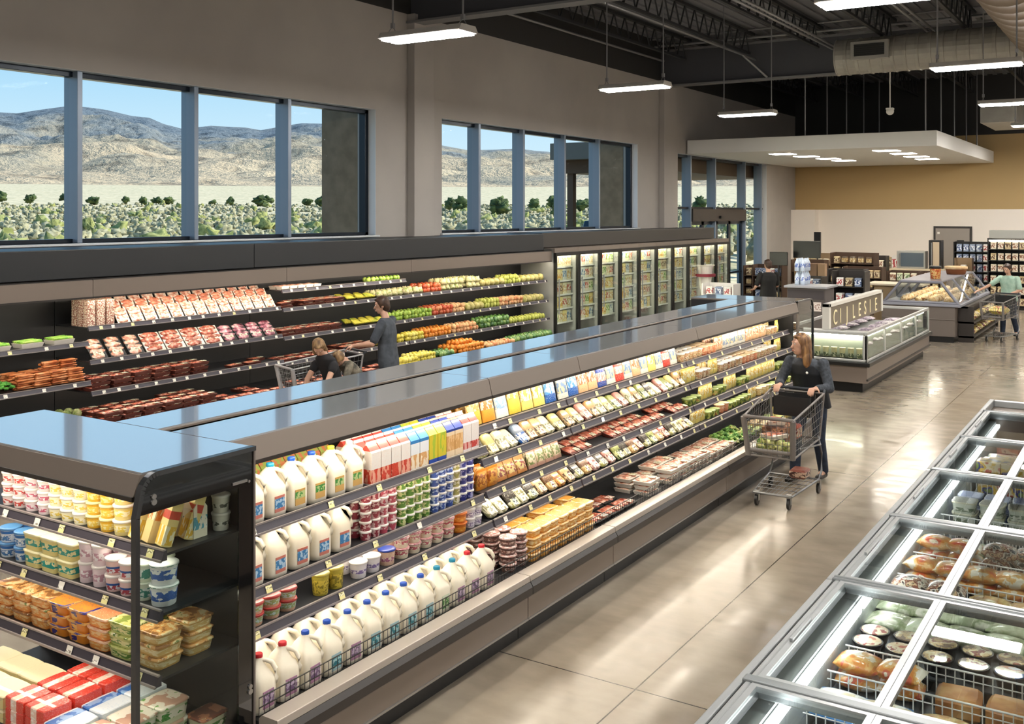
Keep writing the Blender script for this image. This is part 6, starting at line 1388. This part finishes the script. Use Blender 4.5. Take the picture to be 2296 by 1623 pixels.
inc(.12, -.02, .59, 'redp', boxy(pr('red_pack', '#b85a44', '#e6cfae', '#7a2a2a', .2, .8, 4), .16, .2, .14, .02), 'red_package', 'reddish package at the back of the cart basket', 'package')
inc(.24, -.08, .163, 'lowp', boxy(pr('low_pack', '#8a4a3a', '#d8b8a0', '#4a2a24', .2, .8, 4), .2, .18, .09, .02), 'low_package', 'reddish package on the lower rack of the cart', 'package')
# ================================================================ people
skin_m = plain('skin_light', '#d0a48c', .5); skin_t = plain('skin_tan', '#b98468', .5)
def remesh(o, vox, it=6, dsp=None):
    r = o.modifiers.new('Remesh', 'REMESH'); r.mode = 'VOXEL'; r.voxel_size = vox; r.use_smooth_shade = True
    s = o.modifiers.new('Smooth', 'SMOOTH'); s.factor = .5; s.iterations = it
    return o
V = Vector
def limb(m, pts, rs, n=12):
    for i in range(len(pts) - 1): m.capsule(pts[i], rs[i], pts[i + 1], rs[i + 1], n)
def oval(m, secs, yaw, n=20):
    """secs: (centre, half width, half depth); yaw: facing angle in the thing's frame"""
    rings = []
    for c_, w, d in secs:
        c_ = V(c_)
        rings.append([tuple(c_ + V((d * math.cos(a) * math.cos(yaw) - w * math.sin(a) * math.sin(yaw), d * math.cos(a) * math.sin(yaw) + w * math.sin(a) * math.cos(yaw), 0))) for a in [2 * PI * i / n for i in range(n)]])
    m.sections(rings)
def hand(m, wrist, direc, palm_n, curl, k=1., side=1):
    """five fingers: direc points from wrist to knuckles, palm_n out of the palm, curl 0..1"""
    d = V(direc).normalized(); nrm = V(palm_n).normalized(); s_ = d.cross(nrm).normalized() * side; w = V(wrist)
    pc = w + d * .045 * k
    for t in (-.026, -.009, .009, .026): m.capsule(w + s_ * t * .6 * k, .016 * k, w + d * .085 * k + s_ * t * k, .0135 * k, 8)
    for j, (t, ln) in enumerate(((-.030, .060), (-.010, .072), (.010, .078), (.030, .068))):
        p = w + d * .088 * k + s_ * t * k; dd = d; c_ = curl * (1 + .1 * j)
        for seg in range(3):
            dd = (dd * math.cos(c_ * .95) + nrm * math.sin(c_ * .95)).normalized(); q = p + dd * ln * (.45, .32, .26)[seg] * k
            m.capsule(p, (.0095, .0088, .008)[seg] * k, q, (.0088, .008, .007)[seg] * k, 7); p = q
            nrm2 = nrm; 
    p = w + d * .02 * k + s_ * .028 * k; td = (s_ * .8 + d * .6 + nrm * .3).normalized()
    for seg in range(2):
        q = p + td * (.036, .03)[seg] * k; m.capsule(p, (.0125, .010)[seg] * k, q, (.010, .0085)[seg] * k, 7); p = q; td = (td + d * .5 + nrm * curl * .8).normalized()
def head(m, c, yaw, pitch=0., k=1.):
    """c: centre of the skull"""
    R = Matrix.Rotation(yaw, 3, 'Z') @ Matrix.Rotation(pitch, 3, 'Y')
    def P(x, y, z): return V(c) + R @ V((x, y, z)) * k
    def B(x, y, z, r, sc=(1, 1, 1)): m.ball(P(x, y, z), r * k, nu=16, nv=12, sc=sc, rot=R)
    B(0, 0, .015, .092, (1.0, .84, 1.05)); B(.022, 0, -.045, .068, (1, .86, 1.05)); B(.045, 0, -.085, .034, (1, 1.1, .8))
    m.capsule(P(.086, 0, .012), .009 * k, P(.108, 0, -.028), .014 * k, 8); B(.094, 0, -.062, .016, (.7, 1.5, .6)); B(.085, .028, .030, .014, (.6, 1.5, .6)); B(.085, -.028, .030, .014, (.6, 1.5, .6))
    for s in (-1, 1): B(-.005, s * .080, -.01, .024, (.7, .35, 1.2))
    return P
def face(P, g, k=1.):
    w = plain('eye_white', '#e8e4de', .3); d = plain('iris_dark', '#2e2018', .3)
    for s in (-1, 1):
        m = MB(); m.ball(P(.082, s * .030, .012), .0095 * k, nu=8, nv=6); m.build('eye', w, g)
        m = MB(); m.ball(P(.0885, s * .030, .012), .0048 * k, nu=8, nv=6); m.build('iris', d, g)
    m = MB(); m.path([P(.094, -.022, -.060), P(.1045, 0, -.058), P(.094, .022, -.060)], .0035 * k, 6); m.build('lips', plain('lip_pink', '#a3564c', .5), g)
def person(loc, rz, label, spec):
    g = empty('person', loc, rz, label, 'person'); q = spec; body = MB()
    yaw = q.get('hyaw', 0.); k = q.get('k', 1.)
    hc = V(q['head']); nb = V(q['neck']); ch = V(q['chest']); pv = V(q['pelvis'])
    P = head(body, hc, yaw, q.get('hpitch', 0.), k)
    body.capsule(nb, .055 * k, hc + V((-.01, 0, -.06 * k)), .050 * k)
    ty = q.get('tyaw', 0.); tw = q.get('tw', .17)
    ax = (nb - pv)
    def S(t, w, d): return (pv + ax * t, w, d)
    oval(body, [S(-.12, .09, .07), S(0, tw * .92, .10), S(.30, tw * .78, .095), S(.62, tw * .95, .11), S(.84, tw * .98, .095), S(.95, tw * .62, .07), S(1.0, .05, .05)], ty)
    for s, key in ((1, 'L'), (-1, 'R')):
        sh, el, wr = [V(p) for p in q['arm' + key]]
        limb(body, [sh, el, wr], [.047 * k, .038 * k, .026 * k])
        hd = q.get('hand' + key)
        if hd: hand(body, wr, hd[0], hd[1], hd[2], k, s * hd[3] if len(hd) > 3 else s)
        hp, kn, an, toe = [V(p) for p in q['leg' + key]]
        limb(body, [hp, kn, an], [.078 * k, .055 * k, .038 * k]); limb(body, [an, toe], [.036 * k, .03 * k])
    remesh(body.build('body', q.get('skin', skin_m), g), .0075, 4)
    face(P, g, k)
    # top
    m = MB(); sl = q.get('sleeve', 1.)
    tp = q['top']; 
    oval(m, [S(-.26, tw * 1.04, .128), S(-.10, tw * 1.06, .132), S(.15, tw * .98, .122), S(.35, tw * .92, .118), S(.62, tw * 1.05, .13), S(.84, tw * 1.04, .112), S(.95, tw * .70, .085), S(1.0, .072, .066)], ty, 24)
    for key in 'LR':
        sh, el, wr = [V(p) for p in q['arm' + key]]
        if sl > .5: limb(m, [sh, el, el + (wr - el) * (sl * 2 - 1) * .92], [.062 * k, .053 * k, .042 * k])
        else: limb(m, [sh, sh + (el - sh) * sl * 2 * .95], [.066 * k, .062 * k])
    remesh(m.build(q.get('topname', 'shirt'), tp, g), .009, 5)
    if 'vest' in q:
        m = MB(); oval(m, [S(-.24, tw * 1.10, .140), S(.15, tw * 1.06, .134), S(.35, tw * 1.0, .130), S(.62, tw * 1.10, .140), S(.84, tw * .95, .118), S(.93, tw * .66, .092)], ty, 24); remesh(m.build('vest', q['vest'], g), .009, 4)
    m = MB()
    oval(m, [S(-.20, tw * .90, .115), S(-.02, tw * 1.0, .122), S(.10, tw * .93, .112)], ty, 24)
    for key in 'LR':
        hp, kn, an, toe = [V(p) for p in q['leg' + key]]; limb(m, [hp, kn, an + (kn - an) * .04], [.092 * k, .068 * k, .056 * k])
    remesh(m.build('trousers', q['pants'], g), .009, 5)
    for key in 'LR':
        hp, kn, an, toe = [V(p) for p in q['leg' + key]]; m = MB(); a0 = V((an.x, an.y, an.z - .03)); m.capsule((a0.x - (toe - an).x * .15, a0.y - (toe - an).y * .15, toe.z + .008), .040 * k, toe + V((0, 0, .004)), .036 * k); m.capsule(a0, .043 * k, (a0.x, a0.y, toe.z + .02), .042 * k); remesh(m.build('shoe', q.get('shoe', black), g), .008, 3)
    m = MB(); R = Matrix.Rotation(yaw, 3, 'Z') @ Matrix.Rotation(q.get('hpitch', 0.), 3, 'Y')
    def HB(x, y, z, r, sc=(1, 1, 1)): m.ball(hc + R @ V((x, y, z)) * k, r * k, nu=16, nv=12, sc=sc, rot=R, wob=.12, seed=x * 9)
    HB(-.014, 0, .032, .098, (.98, .90, 1.0)); HB(-.045, 0, -.01, .085, (.8, .95, 1.1))
    if q.get('hair') == 'long':
        for s in (-1, 1):
            HB(-.02, s * .070, -.05, .045, (1.2, .6, 2.2)); HB(-.03, s * .075, -.15, .045, (1.1, .7, 2.0))
        HB(-.065, 0, -.10, .07, (.7, 1.25, 1.8)); HB(-.07, 0, -.20, .06, (.7, 1.4, 1.3)); HB(.03, 0, .085, .05, (1.2, 1.3, .5))
    else:
        HB(.03, 0, .080, .05, (1.2, 1.3, .55)); HB(-.05, 0, -.055, .06, (.8, 1.1, .8))
    remesh(m.build('hair', q['hairm'], g), .008, 2)
    if 'mark' in q: m = MB(); m.ball(q['mark'], .014, nu=8, nv=6, sc=(.4, 1, 1)); m.build('badge', white_p, g)
    return g
hair_b = mottle('brown_hair', ['#4a3020', '#7d5a38', '#a87f50'], 30, .5, vary=False, stretch=(1, 1, .15)); hair_d = mottle('dark_hair', ['#2a1b12', '#4a3222'], 30, .5, vary=False); hair_l = mottle('sandy_hair', ['#5f4730', '#8a6b48', '#a8885e'], 28, .5, vary=False, stretch=(1, 1, .3))
jeans = mottle('navy_denim', ['#1c2636', '#26344a'], 20, .8, vary=False); grey_knit = mottle('charcoal_knit', ['#33383f', '#474d55'], 40, .85, vary=False); vest_m = plain('navy_vest', '#161b22', .6)
# woman with the main cart; local +x = the way she walks
PX, PY, PR = 11.02, 3.20, math.radians(172)
person((PX, PY, 0), PR, 'person with long brown hair, charcoal knit top and dark jeans pushing the near cart', dict(
    head=(.16, -.03, 1.485), hyaw=math.radians(-42), neck=(.10, -.01, 1.34), chest=(.06, 0, 1.18), pelvis=(-.04, 0, .90), tw=.185,
    armL=((.08, .185, 1.29), (.12, .27, 1.04), (.30, .20, 1.055)), armR=((.10, -.185, 1.29), (.20, -.26, 1.06), (.34, -.185, 1.06)),
    handL=((1, -.1, .0), (0, 0, -1), .75), handR=((1, .1, .0), (0, 0, -1), .75), legL=((-.03, .09, .86), (.0, .10, .47), (-.12, .10, .09), (.04, .11, .045)), legR=((-.03, -.09, .86), (.14, -.10, .49), (.16, -.10, .09), (.32, -.11, .045)),
    top=grey_knit, topname='knit_top', vest=vest_m, pants=jeans, hair='long', hairm=hair_b, mark=(.235, .07, 1.20), sleeve=.95))
# man in the aisle by the wall cases, seen from behind and the side
tee_g = mottle('slate_tee', ['#3a4048', '#4a5058'], 14, .85, vary=False); tee_b = plain('black_tee', '#141311', .8); tee_m = mottle('mint_tee', ['#9fc0ae', '#b3cfbd'], 14, .8, vary=False)
MX, MY, MR = 10.62, 8.80, math.radians(112)
person((MX, MY, 0), MR, 'person in a slate grey T-shirt reaching down over a cart by the meat cases', dict(
    head=(.07, .0, 1.655), hyaw=math.radians(20), hpitch=.15, neck=(.02, 0, 1.49), chest=(0, 0, 1.3), pelvis=(-.02, 0, .97), tw=.215,
    armL=((.0, .225, 1.43), (.10, .31, 1.17), (.38, .24, 1.13)), armR=((.0, -.225, 1.43), (.12, -.28, 1.18), (.40, -.14, 1.10)), handL=((1, -.2, -.3), (0, -.4, -1), .4), handR=((1, .2, -.2), (0, .4, -1), .4),
    legL=((-.02, .10, .92), (.0, .11, .50), (-.04, .11, .09), (.12, .12, .045)), legR=((-.02, -.10, .92), (.03, -.11, .50), (.02, -.11, .09), (.18, -.12, .045)), top=tee_g, pants=jeans, hairm=hair_d, sleeve=.42))
mc = (MX + .62 * math.cos(MR) - .05 * math.sin(MR), MY + .62 * math.sin(MR))
cart(10.0, 9.35, math.radians(-20), 'cart mostly hidden behind the island, beside the grey-shirted man', plain('cart_light', '#b4b4b6', .4, metal=.3))
# two children bending by the cart
person((9.62, 8.93, .0), math.radians(185), 'small person with sandy brown hair bending forward beside the man', dict(
    k=.92, head=(.20, 0, 1.22), hyaw=math.radians(30), hpitch=.9, neck=(.10, 0, 1.12), chest=(.02, 0, .98), pelvis=(-.12, 0, .72), tw=.135,
    armL=((.08, .14, .97), (.22, .16, .80), (.34, .12, .62)), armR=((.08, -.14, .97), (.20, -.18, .80), (.30, -.14, .62)), handL=((.4, 0, -1), (1, 0, 0), .3), handR=((.4, 0, -1), (1, 0, 0), .3),
    legL=((-.1, .07, .62), (-.08, .08, .34), (-.1, .08, .07), (.02, .08, .04)), legR=((-.1, -.07, .62), (-.06, -.08, .34), (-.08, -.08, .07), (.04, -.08, .04)), top=plain('black_top', '#1a1a1e', .8), pants=jeans, hairm=hair_l, hair='long', sleeve=.15))
person((10.02, 8.86, 0), math.radians(150), 'small person in a grey-brown patterned top leaning on the cart', dict(
    k=.86, head=(.22, .05, 1.03), hyaw=math.radians(60), hpitch=1.2, neck=(.12, 0, .99), chest=(.02, 0, .9), pelvis=(-.12, 0, .62), tw=.14,
    armL=((.1, .14, .95), (.18, .2, .76), (.30, .12, .62)), armR=((.1, -.14, .95), (.2, -.18, .78), (.34, -.1, .66)), handL=((.4, 0, -1), (1, 0, 0), .3), handR=((.4, 0, -1), (1, 0, 0), .3),
    legL=((-.1, .07, .58), (-.08, .08, .32), (-.1, .08, .07), (.02, .08, .04)), legR=((-.1, -.07, .58), (-.06, -.08, .32), (-.08, -.08, .07), (.04, -.08, .04)), top=mottle('camo_top', ['#3a3d36', '#6d675a', '#98907f'], 9, .85, vary=False), pants=jeans, hairm=hair_l, sleeve=.9))
# man in black near the service counter, seen from behind
person((23.6, 7.85, 0), math.radians(55), 'person in a black T-shirt with short dark hair, back turned, near the service counter', dict(
    head=(.02, 0, 1.68), neck=(.0, 0, 1.50), chest=(0, 0, 1.3), pelvis=(0, 0, .98), tw=.22, armL=((.0, .225, 1.44), (.05, .31, 1.17), (.26, .22, 1.08)), armR=((.0, -.225, 1.44), (.04, -.29, 1.16), (.24, -.2, 1.1)),
    handL=((1, -.2, -.1), (0, 0, -1), .4), handR=((1, .2, -.1), (0, 0, -1), .4), legL=((0, .10, .92), (.0, .11, .50), (-.03, .11, .09), (.13, .12, .045)), legR=((0, -.10, .92), (.02, -.11, .50), (.0, -.11, .09), (.16, -.12, .045)), top=tee_b, pants=black, hairm=hair_d, sleeve=.42))
# woman in green by the bakery case
GX, GY, GR = 26.35, 2.98, math.radians(160)
person((GX, GY, 0), GR, 'person in a mint green T-shirt and dark jeans reaching toward the bakery case', dict(
    head=(.07, .0, 1.595), hyaw=math.radians(-10), hpitch=.35, neck=(.02, 0, 1.44), chest=(0, 0, 1.3), pelvis=(0, 0, .96), tw=.19,
    armR=((.02, -.19, 1.37), (.18, -.36, 1.20), (.40, -.50, 1.08)), armL=((.0, .19, 1.37), (.02, .27, 1.10), (.24, .14, 1.02)), handR=((1, -.4, -.3), (0, 0, -1), .3), handL=((1, -.3, 0), (0, 0, -1), .4),
    legL=((0, .09, .90), (.0, .10, .48), (-.16, .11, .10), (-.02, .12, .045)), legR=((0, -.09, .90), (.08, -.10, .48), (.08, -.11, .09), (.24, -.12, .045)), top=tee_m, pants=jeans, hairm=hair_d, sleeve=.42))
cart(25.45, 3.05, math.radians(-12), 'shopping cart in front of the green-shirted woman')
place('vbs', flatbag(mottle('yellow_bag', ['#d8c84a', '#ecd98c', '#c9704a', '#e8b0a0'], 9, .4, coat=.5, sharp=True), .34, .5, .22), 'snack_bag', (25.35, 3.07, .585), math.radians(80), 'large yellow and pink bag in the cart of the green-shirted woman', 'snack bag', None)
